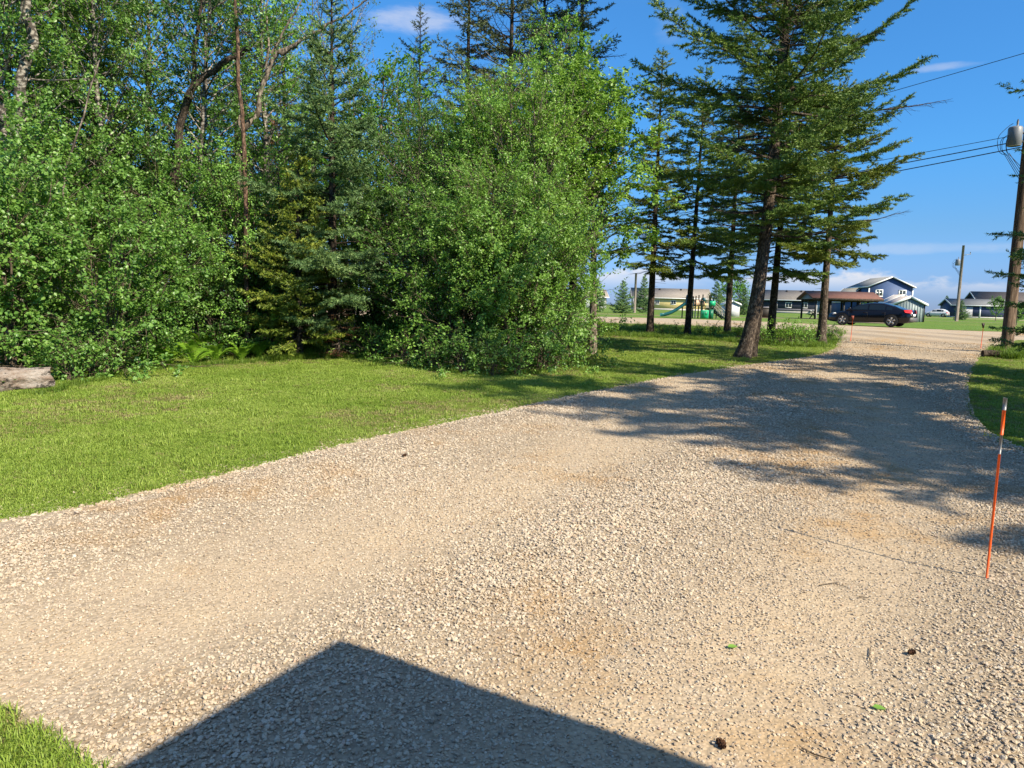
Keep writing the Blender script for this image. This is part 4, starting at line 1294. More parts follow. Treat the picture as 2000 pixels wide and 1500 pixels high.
h = house('navy_house', 'long dark navy bungalow with grey roof behind the picnic shelter', XD(1572, Z + 4), math.radians(-9), 21.0, 8.5, 2.9, 1.9, 'x', NAVY, SH_GREY, found=0.45)
for u in (-7.3, -4.4, -1.2, 2.2, 6.5): window(h, 'f', u, 1.15, 1.3, 1.15, 21.0, 8.5)
m = MB(); m.bb(-10.45, 10.45, -4.285, -4.255, 0.46, 0.95); m.build('skirting_panel', plain('grey_panel', (0.16, 0.15, 0.165)), h)
for u in (-4.2, -1.2, 1.2, 4.0):
    m = MB(); m.bb(u - .15, u + .15, -0.9, -0.6, 4.55, 4.95); m.build('roof_vent', M_BLACKP, h)
m = MB(); m.tube([(0.2, -4.34, 0.62), (0.2, -4.9, 0.62)], [0.22, 0.22], 12); m.build('wall_vent', M_WHITE, h)

Z = 130
h = house('blue_house', 'two-storey blue house with white trimmed windows behind the parked car', XD(1714, Z + 5), math.radians(-7), 7.4, 10.5, 5.35, 1.65, 'y', BLUE, SH_SLATE, ov=0.4, ov_end=0.4, fasc=0.16)
for u in (-1.95, 2.0): window(h, 'f', u, 3.5, 1.3, 1.3, 7.4, 10.5, 1, 0.16)
window(h, 'f', -2.1, 0.8, 1.4, 1.25, 7.4, 10.5, 1, 0.16)
window(h, 'f', 2.0, 0.8, 1.4, 1.25, 7.4, 10.5, 1, 0.16)
for sx in (-1, 1):
    m = MB(); m.bb(sx * 3.71 - 0.10, sx * 3.71 + 0.10, -5.30, -5.255, -0.1, 5.0); m.build('corner_board', M_WHITE, h)
# its lower wing to the left
h2 = house('blue_wing', 'low blue wing with slate roof left of the two-storey blue house', XD(1660, Z + 9), math.radians(-7), 5.0, 9.0, 2.7, 2.4, 'y', BLUE, SH_SLATE, ov=0.3, cat='house', fasc=0.14)
window(h2, 'f', 0.4, 0.9, 1.3, 1.5, 5.0, 9.0, 1, 0.14)

Z = 66.5
SHED = plain('shed_metal', (0.20, 0.25, 0.255), 0.5, 0.4)
s = house('metal_shed', 'grey metal garden shed with ribbed gable wall behind the car', XD(1764, Z + 1.3), math.radians(-12), 2.55, 3.0, 1.62, 0.62, 'y', SHED, plain('shed_roof', (0.36, 0.31, 0.27)), ov=0.22, ov_end=0.12, cat='shed', fasc=0.16)
for i in range(11):
    x = -1.17 + i * 0.234
    top = 1.62 + 0.62 * (1 - abs(x) / 1.275) - 0.06
    m = MB(); m.bb(x - 0.018, x + 0.018, -1.525, -1.503, -0.05, top); m.build('wall_rib', SHED, s)
m = MB(); m.bb(1.21, 1.30, -1.53, -1.502, -0.05, 1.58); m.build('corner_post', M_BLACKP, s)
h = house('small_outbuilding', 'small pale-roofed outbuilding directly behind the metal shed', XD(1752, 84), math.radians(-12), 2.6, 3.2, 2.0, 0.75, 'y', NAVY, plain('pale_roof', (0.45, 0.40, 0.35)), ov=0.3, cat='shed')

Z = 152
h = house('navy_garage', 'low navy garage with white corner boards behind the far pole', XD(1905, Z + 4), math.radians(-14), 11.6, 8.0, 2.65, 1.25, 'x', m_siding('garage_siding', (0.040, 0.050, 0.105), 0.2), SH_SLATE, ov=0.4, cat='garage', found=0.25)
m = MB(); m.bb(-5.0, -2.0, -4.06, -4.003, 0.0, 2.35)
gd = m.build('garage_door', plain('grey_door', (0.34, 0.34, 0.37)), h)
for z in (0.6, 1.2, 1.8):
    m = MB(); m.bb(-5.0, -2.0, -4.075, -4.062, z - 0.02, z + 0.02); m.build('door_seam', plain('door_seam', (0.2, 0.2, 0.22)), gd)
for x in (-0.6, 5.75):
    m = MB(); m.bb(x - 0.14, x + 0.14, -4.06, -4.003, -0.05, 2.6); m.build('corner_board', M_WHITE, h)
h = house('brown_roof_house', 'large house with a broad brown roof behind the navy garage', XD(1985, Z + 14), math.radians(-14), 19.0, 12.0, 2.9, 3.0, 'x', NAVY, SH_BROWN, ov=0.5)
window(h, 'f', 3.0, 1.0, 1.6, 1.2, 19, 12)
h = house('white_shed', 'small white lean-to shed right of the playground stairs', XD(1426, 74), math.radians(-4), 1.55, 1.3, 1.18, 0.3, 'y', plain('white_panel', (0.50, 0.50, 0.52)), plain('shed_lid', (0.38, 0.38, 0.38)), ov=0.1, cat='shed', fasc=0.1)
m = MB(); m.bb(-0.72, -0.12, -0.69, -0.655, 0.0, 1.1); m.build('door', plain('grey_purple_door', (0.17, 0.16, 0.18)), h)
h = house('distant_house', 'tiny pale house seen under the poplar boughs on the left', XD(1140, 165), math.radians(4), 9, 7, 2.6, 1.5, 'x', plain('pale_wall', (0.55, 0.55, 0.56)), SH_GREY)
window(h, 'f', 1.5, 1.0, 1.2, 1.0, 9, 7)

# picnic shelter
Z = 70
sh = empty('picnic_shelter', XD(1635, Z), math.radians(-3), 'open picnic shelter with red-brown shingle roof and black posts', 'shelter')
L, D, he, hr = 6.0, 4.0, 1.98, 0.62
for s in (-1, 1):
    pr = [(0, he + hr), (s * (D / 2 + 0.25), he - 0.06), (s * (D / 2 + 0.25), he + 0.05), (0, he + hr + 0.11)]
    V = [(e, a, z) for e in (-L / 2 - .25, L / 2 + .25) for a, z in pr]
    m = MB(); m.add(V, [[(i, (i + 1) % 4, 4 + (i + 1) % 4, 4 + i) for i in range(4)], [(3, 2, 1, 0), (4, 5, 6, 7)]])
    rf = m.build('roof', SH_RED, sh)
    m = MB(); m.bb(-L / 2 - .25, L / 2 + .25, s * (D / 2 + 0.255), s * (D / 2 + 0.30), he - 0.16, he + 0.04); m.build('fascia', BK_DARK, rf)
for e in (-1, 1):
    m = MB(); V = [(e * (L / 2 - 0.02), -D / 2, he - 0.07), (e * (L / 2 - 0.02), D / 2, he - 0.07), (e * (L / 2 - 0.02), 0, he + hr - 0.02)]
    V += [(x - e * 0.06, y, z) for x, y, z in V]
    m.add(V, [[(0, 1, 2), (5, 4, 3)], [(0, 3, 4, 1), (1, 4, 5, 2), (2, 5, 3, 0)]]); m.build('gable_panel', plain('shelter_gable', (0.16, 0.17, 0.17)), sh)
for s in (-1, 1):
    m = MB(); m.bb(-L / 2 + .1, L / 2 - .1, s * (D / 2 - 0.12) - .06, s * (D / 2 - 0.12) + .06, he - 0.24, he - 0.02); m.build('beam', BK_DARK, sh)
    for x in (-2.8, -1.45, -0.2, 1.05, 2.0, 2.8):
        m = MB(); m.bb(x - .075, x + .075, s * (D / 2 - 0.12) - .075, s * (D / 2 - 0.12) + .075, -0.1, he - 0.24); m.build('post', M_BLACKP, sh)
# picnic table under it
pt = empty('picnic_table', XD(1598, Z - 0.3), math.radians(4), 'dark picnic table under the left end of the shelter', 'table')
for i, (y, z, w) in enumerate(((-.25, .72, .22), (0, .72, .22), (.25, .72, .22))):
    m = MB(); m.bb(-.9, .9, y - w / 2, y + w / 2, z, z + .045); m.build('tabletop_plank', BK_GREY, pt)
for s in (-1, 1):
    m = MB(); m.bb(-.9, .9, s * .68 - .12, s * .68 + .12, .42, .465); m.build('seat', BK_GREY, pt)
    m = MB(); m.bar((s * .6, -.78, .0), (s * .6, .25, .72), .07); m.bar((s * .6 + .08, .78, .0), (s * .6 + .08, -.25, .72), .07); m.bar((s * .6, -.75, .40), (s * .6, .75, .40), .07)
    m.build('leg', BK_DARK, pt)
# notice board beside the shelter
nb = empty('notice_board', XD(1601, 68.2), math.radians(-10), 'blue notice board on two posts at the left end of the shelter', 'sign')
m = MB(); m.bb(-.32, .32, -.03, .03, .62, 1.75); m.build('board', plain('board_blue', (0.16, 0.22, 0.30)), nb)
for s in (-1, 1):
    m = MB(); m.bb(s * .36 - .035, s * .36 + .035, -.045, .045, -.1, 1.85); m.build('post', M_WHITE, nb)
# dark bin
bn = empty('waste_bin', XD(1494, 68), math.radians(-4), 'dark brown bin with a pale lid edge between the spruce trunks', 'bin')
m = MB(); m.add([(-.75, -.5, 0), (.75, -.5, 0), (.75, .5, 0), (-.75, .5, 0), (-.8, -.58, .92), (.8, -.58, .92), (.8, .58, 1.02), (-.8, .58, 1.02)], [[(0, 3, 2, 1), (0, 1, 5, 4), (1, 2, 6, 5), (2, 3, 7, 6), (3, 0, 4, 7), (4, 5, 6, 7)]])
m.build('body', plain('bin_brown', (0.035, 0.028, 0.022), 0.6), bn)
m = MB(); m.add([(-.84, -.62, .94), (.84, -.62, .94), (.84, .6, 1.04), (-.84, .6, 1.04), (-.84, -.62, 1.0), (.84, -.62, 1.0), (.84, .6, 1.1), (-.84, .6, 1.1)], [[(0, 3, 2, 1), (0, 1, 5, 4), (1, 2, 6, 5), (2, 3, 7, 6), (3, 0, 4, 7), (4, 5, 6, 7)]])
m.build('lid', plain('bin_lid', (0.16, 0.14, 0.13), 0.5), bn)

# ------------------------------------------------------------------ playground
pg = empty('play_structure', XD(1365, 55), math.radians(-3), 'playground climber with teal slide and green panels beyond the road', 'playground')
TEAL = plain('teal_plastic', (0.008, 0.085, 0.095), 0.35, 0.5); TEALD = plain('dark_teal_plastic', (0.008, 0.06, 0.075), 0.4, 0.4); GRN = plain('green_plastic', (0.012, 0.36, 0.16), 0.4, 0.4); GRND = plain('dark_green_plastic', (0.010, 0.13, 0.065), 0.4, 0.4)
TAN = plain('tan_plastic', (0.55, 0.36, 0.24), 0.5); TANR = plain('tan_rail', (0.40, 0.36, 0.29), 0.5); POST = plain('dark_green_post', (0.012, 0.030, 0.022), 0.5)
for x, y, z in ((-1.30, -.1, .9), (-.98, -.5, 1.6), (-.40, -.5, 1.72), (.02, -.55, 1.55), (.02, .5, 1.8), (.32, .5, 1.85), (.60, -.55, 1.8), (.92, -.55, 1.85), (.92, .5, 1.85), (-.40, .5, 1.7), (1.22, -.3, .5)):
    m = MB(); m.tube([(x, y, -.1), (x, y, z)], [.045, .045], 8); m.build('post', POST, pg, True)
m = MB(); m.bb(-.95, -.42, -.48, .48, .78, .86); m.build('deck', POST, pg)
m = MB(); m.bb(.06, .90, -.48, .48, .78, .86); m.build('deck', POST, pg)
# slide: a curved trough with rims
sp = [(-1.02, 1.02), (-1.22, .98), (-1.45, .80), (-1.75, .58), (-2.05, .40), (-2.35, .26), (-2.65, .17), (-2.95, .15)]
prof = [(-.27, .20), (-.24, .05), (-.10, .0), (.10, .0), (.24, .05), (.27, .20), (.30, .18), (.26, .0), (.12, -.05), (-.12, -.05), (-.26, .0), (-.30, .18)]
V = [(x, -.2 + a, z + b) for x, z in sp for a, b in prof]
n = len(prof)
m = MB(); m.add(V, [[(i * n + j, i * n + (j + 1) % n, (i + 1) * n + (j + 1) % n, (i + 1) * n + j) for i in range(len(sp) - 1) for j in range(n)], [list(range(n)), list(range((len(sp) - 1) * n, len(sp) * n))[::-1]]])
sl = m.build('slide', TEAL, pg, True)
arc = [(-1.0, -.2 + .36 * math.cos(a), .95 + .78 * math.sin(a)) for a in np.linspace(0, math.pi, 9)]
m = MB(); m.tube(arc, [.07] * 9, 8); m.build('entrance_hood', TEALD, sl, True)
m = MB(); m.bb(-1.02, -.94, -.46, .06, .35, 1.50); m.build('hood_panel', TEALD, sl)
m = MB(); m.tube([(-.50, -.25, 1.18), (.30, -.25, 1.18)], [.25, .25], 14); tb = m.build('crawl_tube', TAN, pg, True)
for x in (-.45, -.10, .25):
    m = MB(); m.tube([(x - .03, -.25, 1.18), (x + .03, -.25, 1.18)], [.27, .27], 14); m.build('tube_ring', TAN, tb, True)
m = MB(); m.bb(.04, .58, -.60, -.55, .04, .66); gp = m.build('panel', GRN, pg)
for i in range(4):
    m = MB(); m.bb(.12 + i * .11, .16 + i * .11, -.625, -.603, .30, .58); m.build('panel_slot', GRND, gp)
m = MB(); m.bb(.64, .93, -.60, -.56, .04, .72); m.build('panel', GRND, pg)
m = MB(); m.bb(.62, 1.05, -.60, -.56, 1.0, 1.36); m.build('panel', GRN, pg)
m = MB(); m.bb(.10, .30, -.60, -.56, 1.30, 1.60); m.build('panel', TEALD, pg)
for x in (.40, .47, .54):
    m = MB(); m.tube([(x, -.57, .84), (x, -.57, 1.75)], [.018, .018], 6); m.build('rail_bar', TANR, pg)
for i in range(6):
    f = i / 5
    m = MB(); m.bb(1.0 + f * .75, 1.20 + f * .75, -.42, .42, .74 - f * .66, .78 - f * .66); m.build('step', POST, pg)
for y in (-.46, .46):
    m = MB(); m.bar((1.0, y, .72), (1.85, y, .05), .05, .12); m.build('stringer', POST, pg)
    m = MB(); m.tube([(.98, y, 1.35), (1.85, y, .62), (1.90, y, .0)], [.024, .024, .024], 6); m.tube([(.98, y, 1.08), (1.85, y, .36)], [.016, .016], 6)
    for f in np.linspace(.1, .9, 7):
        m.tube([(.98 + f * .87, y, 1.35 - f * .73), (.98 + f * .87, y, .72 - f * .66)], [.010, .010], 4)
    m.build('handrail', TANR, pg)

# ------------------------------------------------------------------ cars
def m_paint(name, c, rough=0.22):
    t = NT(name)
    t.fin(t.mix(t.rng(t.noise(6, 4), 0.3, 0.8, 0, 0.3), c, tuple(v * 0.7 + 0.006 for v in c)), rough, None, 0.3)
    t.b.inputs['Coat Weight'].default_value = 0.3
    t.b.inputs['Coat Roughness'].default_value = 0.08
    return t.m
M_TYRE = plain('tyre', (0.022, 0.021, 0.020), 0.85); M_RIM = plain('alloy', (0.38, 0.36, 0.33), 0.35, 0.5, 0.6); M_DARK = plain('dark_trim', (0.014, 0.014, 0.015), 0.6)
M_TINT = m_glass('car_glass', (0.012, 0.02, 0.024), 0.04)
M_RED = plain('red_lamp', (0.55, 0.025, 0.03), 0.2, 0.5); M_LAMP = plain('clear_lamp', (0.55, 0.58, 0.60), 0.12, 0.6); M_DUST = plain('dusty_sill', (0.20, 0.165, 0.125), 0.8)
def car(name, label, loc, rz, paint, lower, upper, wb=(1.36, -1.31), wr=0.34, group=None, belt=0.94, hwb=0.80, hwt=0.59, track=0.80):
    root = empty(name, loc, rz, label, 'car', group)
    def loft(st, ring):
        V = []
        for s in st:
            r = ring(*s)
            V += r + [(x, -y, z) for x, y, z in r[::-1][1:-1]]
        n = len(V) // len(st)
        F = [(i * n + j, i * n + (j + 1) % n, (i + 1) * n + (j + 1) % n, (i + 1) * n + j) for i in range(len(st) - 1) for j in range(n)]
        return V, F, n
    def ring(x, zl, zt, hw):
        zm = zl + (zt - zl) * 0.62
        return [(x, 0, zl), (x, hw * 0.86, zl), (x, hw * 0.97, zl + 0.10), (x, hw, zl + (zt - zl) * 0.42), (x, hw * 0.985, zm), (x, hw * 0.93, zt - 0.035), (x, hw * 0.84, zt), (x, hw * 0.4, zt + 0.012), (x, 0, zt + 0.016)]
    V, F, n = loft(lower, ring)
    m = MB(); m.add(V, [F, [list(range(n))], [list(range((len(lower) - 1) * n, len(lower) * n))[::-1]]])
    body = m.build('body', paint, root, True)
    zt_at = lambda x: float(np.interp(-x, [-s[0] for s in upper], [s[1] for s in upper]))
    def ring2(x, zt):
        f = min(1, max(0, (zt - belt) / 0.45))
        hw = hwb + (hwt - hwb) * f
        return [(x, 0, belt - 0.06), (x, hwb, belt - 0.06), (x, hwb, belt), (x, hw + 0.015, zt - 0.06 * f), (x, hw - 0.05, zt - 0.012 * f), (x, hw * 0.5, zt + 0.012), (x, 0, zt + 0.016)]
    V, F, n = loft(upper, ring2)
    m = MB(); m.add(V, [F]); m.build('cabin', paint, root, True)
    def glass(nm, x0, x1, f0, f1, side):
        V = []
        N = 7
        for i in range(N):
            x = x0 + (x1 - x0) * i / (N - 1)
            zt = zt_at(x)
            fr = min(1, max(0, (zt - belt) / 0.45))
            hw = hwb + (hwt - hwb) * fr + 0.015
            for f in (f0, f1):
                V.append((x, side * (hwb + (hw - hwb) * f + 0.012), belt + (zt - 0.06 * fr - belt) * f))
        F = [(2 * i, 2 * i + 2, 2 * i + 3, 2 * i + 1) for i in range(N - 1)]
        V2 = [(x, y - side * 0.02, z) for x, y, z in V]
        k = len(V)
        m = MB(); m.add(V + V2, [F if side < 0 else [f[::-1] for f in F]])
        return m.build(nm, M_TINT, root, True)
    xf, xr = upper[0][0], upper[-1][0]
    for sd in (-1, 1):
        glass('front_side_window', xf - 0.42, 0.02, 0.06, 0.90, sd)
        glass('rear_side_window', -0.06, -0.92, 0.06, 0.90, sd)
        glass('quarter_window', -0.98, -1.30, 0.08, 0.78, sd)
        m = MB(); m.box((xf - 0.28, sd * 0.93, belt + 0.06), (0.12, 0.18, 0.13)); m.build('mirror', paint, root)
        for x in (0.18, -0.82):
            m = MB(); m.box((x - 0.05, sd * (lower[4][3] * 0.97 + 0.012), 0.80), (0.19, 0.03, 0.035)); m.build('door_handle', paint, root)
        m = MB(); m.bb(-1.0, 1.02, sd * 0.868 - 0.02, sd * 0.868 + 0.02, 0.175, 0.235); m.build('sill', M_DUST, root)
        for x in (1.0, -0.02, -0.96):
            m = MB(); m.box((x, sd * (lower[4][3] + 0.0015), 0.60), (0.012, 0.008, 0.46)); m.build('door_seam', M_DARK, root)
    # windscreen and rear window
    def slant(nm, xa, za, xb, zb, wa, wb_):
        m = MB(); o = 0.012
        m.add([(xa, -wa, za + o), (xa, wa, za + o), (xb, wb_, zb + o), (xb, -wb_, zb + o)], [[(0, 1, 2, 3)]]); return m.build(nm, M_TINT, root)
    u = upper
    slant('windscreen', u[0][0] - 0.06, u[0][1] + 0.04, u[1][0] + 0.04, u[1][1] + 0.005, hwb - 0.12, hwt - 0.06)
    slant('rear_window', u[-2][0] - 0.03, u[-2][1] + 0.01, u[-1][0] + 0.12, u[-1][1] + 0.035, hwt - 0.06, hwb - 0.14)
    fx, rx = lower[0][0], lower[-1][0]
    for sd in (-1, 1):
        m = MB(); m.add([(fx - .10, sd * .50, .60), (fx - .42, sd * .835, .64), (fx - .52, sd * .83, .74), (fx - .20, sd * .52, .70), (fx - .06, sd * .50, .60), (fx - .40, sd * .86, .64), (fx - .50, sd * .855, .755), (fx - .17, sd * .52, .715)],
              [[(0, 1, 2, 3), (7, 6, 5, 4), (0, 4, 5, 1), (1, 5, 6, 2), (2, 6, 7, 3), (3, 7, 4, 0)]]); m.build('headlight', M_LAMP, root)
        m = MB(); m.add([(rx + .03, sd * .45, .78), (rx + .30, sd * .855, .86), (rx + .38, sd * .85, .97), (rx + .07, sd * .45, .98), (rx - .015, sd * .45, .78), (rx + .27, sd * .885, .85), (rx + .35, sd * .875, .985), (rx + .02, sd * .45, .99), (rx + .02, sd * .74, .80), (rx + .06, sd * .74, 1.0)],
              [[(0, 1, 2, 3), (4, 8, 9, 7), (8, 5, 6, 9), (0, 4, 5, 1), (1, 5, 6, 2), (2, 6, 7, 3), (3, 7, 4, 0)]]); m.build('tail_light', M_RED, root)
        for x in wb:
            w = empty('wheel', (x, sd * track, wr))
            w.parent = root
            prof = [(-.10, wr * .66), (-.105, wr * .9), (-.085, wr * .985), (0, wr), (.085, wr * .985), (.105, wr * .9), (.10, wr * .66)]
            N = 28
            V = [(r * math.cos(a), y, r * math.sin(a)) for y, r in prof for a in np.linspace(0, 2 * math.pi, N, endpoint=False)]
            F = [(i * N + j, i * N + (j + 1) % N, (i + 1) * N + (j + 1) % N, (i + 1) * N + j) for i in range(len(prof) - 1) for j in range(N)]
            m = MB(); m.add(V, [F]); m.build('tyre', M_TYRE, w, True)
            m = MB(); m.tube([(0, sd * .02, 0), (0, sd * .05, 0)], [wr * .66, wr * .66], N); m.build('hub_disc', M_DARK, w)
            m = MB()
            for k in range(5):
                a = k * 2 * math.pi / 5 + 0.3
                d = Vector((math.cos(a), 0, math.sin(a))); e = Vector((-math.sin(a), 0, math.cos(a)))
                y = sd * .085
                q = [d * wr * .08 + e * .035, d * wr * .68 + e * .055, d * wr * .68 - e * .055, d * wr * .08 - e * .035]
                V = [(p.x, y, p.z) for p in q] + [(p.x, y - sd * .03, p.z) for p in q]
                m.add(V, [[(0, 1, 2, 3), (7, 6, 5, 4), (0, 4, 5, 1), (1, 5, 6, 2), (2, 6, 7, 3), (3, 7, 4, 0)]])
            ring_p = [(.06, .64), (.10, .64), (.10, .70), (.06, .70)]
            V = [(wr * r * math.cos(a), sd * y, wr * r * math.sin(a)) for y, r in ring_p for a in np.linspace(0, 2 * math.pi, N, endpoint=False)]
            m.add(V, [[(i * N + j, i * N + (j + 1) % N, ((i + 1) % 4) * N + (j + 1) % N, ((i + 1) % 4) * N + j) for i in range(4) for j in range(N)]])
            m.tube([(0, sd * .06, 0), (0, sd * .10, 0)], [wr * .14, wr * .14], 12)
            m.build('rim', M_RIM, w)
            m = MB()
            a = np.linspace(-0.25, math.pi + 0.25, 17)
            V = [(x + (wr + dd) * math.cos(t), sd * (lower[4][3] + oo), wr + (wr + dd) * math.sin(t)) for dd, oo in ((0.0, 0.004), (.06, .012)) for t in a]
            m.add(V, [[(j, j + 1, 17 + j + 1, 17 + j) for j in range(16)]]); m.build('wheel_arch', M_DARK, root)
    m = MB(); m.bb(rx - .03, rx + .02, -.26, .26, .62, .76); m.build('licence_plate', M_WHITE, root)
    m = MB(); m.bb(rx - .05, rx + .25, -.70, .70, .30, .56); m.build('rear_bumper', plain('dusty_bumper', (0.10, 0.095, 0.09), 0.5), root)
    m = MB(); m.bb(fx - .25, fx + .01, -.62, .62, .26, .42); m.build('front_grille', M_DARK, root)
    return root
SEDAN = [(2.27, .36, .60, .52), (2.18, .24, .68, .72), (1.75, .19, .77, .85), (1.02, .19, .905, .885), (0.1, .19, .935, .89), (-0.9, .19, .965, .89), (-1.6, .20, 1.0, .88), (-2.02, .24, 1.0, .82), (-2.22, .32, .92, .72), (-2.27, .42, .72, .64)]
CABIN = [(1.25, .92), (.42, 1.27), (-.12, 1.365), (-.75, 1.355), (-1.25, 1.22), (-1.85, 1.0)]
ca = XD(1700, 42.8)
car('parked_car', 'black four-door sedan with dusty alloy wheels parked on the far roadside', (ca.x, ca.y, gzf(ca.x, ca.y) + 0.03), math.atan2(RU[1], RU[0]) - 0.06, m_paint('black_paint', (0.004, 0.004, 0.007)), SEDAN, CABIN)
SUV = [(2.2, .40, .75, .55), (2.08, .28, .88, .76), (1.6, .25, .98, .86), (1.0, .25, 1.06, .89), (0.1, .25, 1.07, .89), (-0.9, .25, 1.08, .89), (-1.6, .27, 1.10, .88), (-2.0, .32, 1.08, .84), (-2.12, .40, 1.0, .74), (-2.16, .5, .8, .68)]
SUVC = [(1.15, 1.04), (.45, 1.50), (-.1, 1.62), (-1.0, 1.62), (-1.6, 1.5), (-2.0, 1.10)]
sv = XD(1829, 146)
car('white_suv', 'small white hatchback parked far off left of the navy garage', (sv.x, sv.y, gzf(sv.x, sv.y) + 0.035), math.radians(138), m_paint('white_paint', (0.62, 0.62, 0.62)), SUV, SUVC, belt=1.07)

# ------------------------------------------------------------------ poles and wires
M_POLE = m_bark('pole_wood', (0.14, 0.095, 0.062), (0.22, 0.16, 0.11), (0.075, 0.05, 0.034), 10, 0.06, 0.5)
M_POLEG = m_bark('grey_pole_wood', (0.26, 0.215, 0.17), (0.36, 0.31, 0.26), (0.17, 0.14, 0.11), 10, 0.06, 0.5)
M_GALV = plain('transformer_grey', (0.17, 0.18, 0.19), 0.45, 0.5)
M_WIRE = plain('wire_black', (0.012, 0.012, 0.013), 0.6)
def pole(name, label, loc, h, r, mat, can_z, can_r, can_side=(-1, 0)):
    root = empty(name, loc, 0, label, 'pole')
    m = MB(); m.tube([(0, 0, -.2), (0, 0, h * .5), (0, 0, h)], [r * 1.1, r * .92, r * .75], 14); m.build('shaft', mat, root, True)
    c = Vector((can_side[0] * (r + can_r + .06), can_side[1] * (r + can_r + .06), can_z))
    k = can_r / .26
    m = MB(); m.tube([c + Vector((0, 0, z * k)) for z in (-.38, -.36, .30, .36, .38)], [can_r * .9, can_r, can_r, can_r * .85, .02], 16)
    t = m.build('transformer', M_GALV, root, True)
    m = MB(); m.tube([c + Vector((.05, 0, z * k)) for z in (.36, .45, .55, .66)], [.05 * k, .035 * k, .045 * k, .02 * k], 8); m.build('bushing', plain('porcelain', (0.25, 0.22, 0.2)), t)
    m = MB(); m.bar(c + Vector((can_r * .8, 0, .15 * k)), (0, 0, can_z + .15 * k), .06); m.bar(c + Vector((can_r * .8, 0, -.2 * k)), (0, 0, can_z - .2 * k), .06); m.build('bracket', M_GALV, root)
    m = MB()
    rq = random.Random(4)
    for q in range(5):
        rr = (.36 + .30 * rq.random()) * k
        sk, of = rq.uniform(.5, 1.1), rq.uniform(-.12, .12) * k
        P = [c + Vector((-.05 * k + of - rr * math.sin(a) * sk, .05 * q * k, -.25 * k + of + rr * math.cos(a) * (1 + .15 * math.sin(3 * a + q)))) for a in np.linspace(0.1, 2.9, 14)]
        P += [Vector((-r, 0, can_z - 1.15 * k - .1 * q))]
        m.tube(P, [.011 * k] * len(P), 5)
    m.build('drop_cable', M_WIRE, root)
    return root
pr_ = XD(1965, 23.4)
near_pole = pole('utility_pole', 'tall brown utility pole with transformer at the right picture edge', pr_, 9.8, 0.165, M_POLE, at(1978, 266, 23.4).z - pr_.z, 0.205)
pf = XD(1868, 82)
far_pole = pole('utility_pole', 'slim grey utility pole with small transformer beyond the road', pf, 8.5, 0.17, M_POLEG, 6.6, 0.24)
m = MB(); m.bar((0, 0, 7.4), (.9, 0, 7.55), .06); m.tube([(.85, 0, 7.55), (.85, 0, 7.8)], [.05, .04], 8); m.build('insulator_arm', M_GALV, far_pole)
hp = XD(900, 60)
hid = empty('utility_pole', hp, 0, 'utility pole hidden in the wood carrying the far ends of wires', 'pole')
m = MB(); m.tube([(0, 0, -.2), (0, 0, 9.4)], [.16, .12], 12); m.build('shaft', M_POLE, hid, True)
def wire(label, a, b, sag, r):
    a, b = Vector(a), Vector(b)
    P = []
    for i in range(21):
        t = i / 20
        p = a.lerp(b, t); p.z -= 4 * sag * t * (1 - t)
        P.append(p - a)
    m = MB(); m.tube(P, [r] * 21, 5)
    o = m.build('overhead_wire', M_WIRE, None, True, loc=a)
    return tag(o, label, 'wire', 'overhead wires')
px_, py_ = pr_.x - 0.14, pr_.y
for lab, zt, zb, sag, r in (('topmost thin overhead wire crossing the sky to the pole', 9.45, 9.1, 0.35, .011), ('thin upper wire of the three lower overhead lines', 6.95, 6.9, .25, .010),
                            ('middle black wire of the three lower overhead lines', 6.75, 6.55, .35, .017), ('lowest black wire of the three lower overhead lines', 6.55, 6.2, .45, .017)):
    wire(lab, (px_, py_, pr_.z + zt), (hp.x, hp.y, hp.z + zb), sag, r)
# lamp-like post left of the yellow house
lp = empty('grey_post', XD(1239, 84), 0, 'plain pale grey pole standing left of the yellow house', 'pole')
m = MB(); m.tube([(0, 0, -.1), (0, 0, 4.6)], [.16, .12], 10); m.build('shaft', M_POLEG, lp, True)
m = MB(); m.bb(-.26, -.14, -.12, .12, .9, 1.7); m.build('meter_box', M_GALV, lp)
# squared timber lying at the pole foot
b0 = G(1940, 697)
tb = empty('timber_block', b0, math.radians(-6), 'short dark timber lying at the foot of the brown pole', 'log')
m = MB(); m.tube([(-.32, 0, .10), (-.1, 0, .105), (.12, .01, .10), (.32, 0, .10)], [.10, .105, .10, .10], 9); m.build('log_body', BK_DARK, tb)

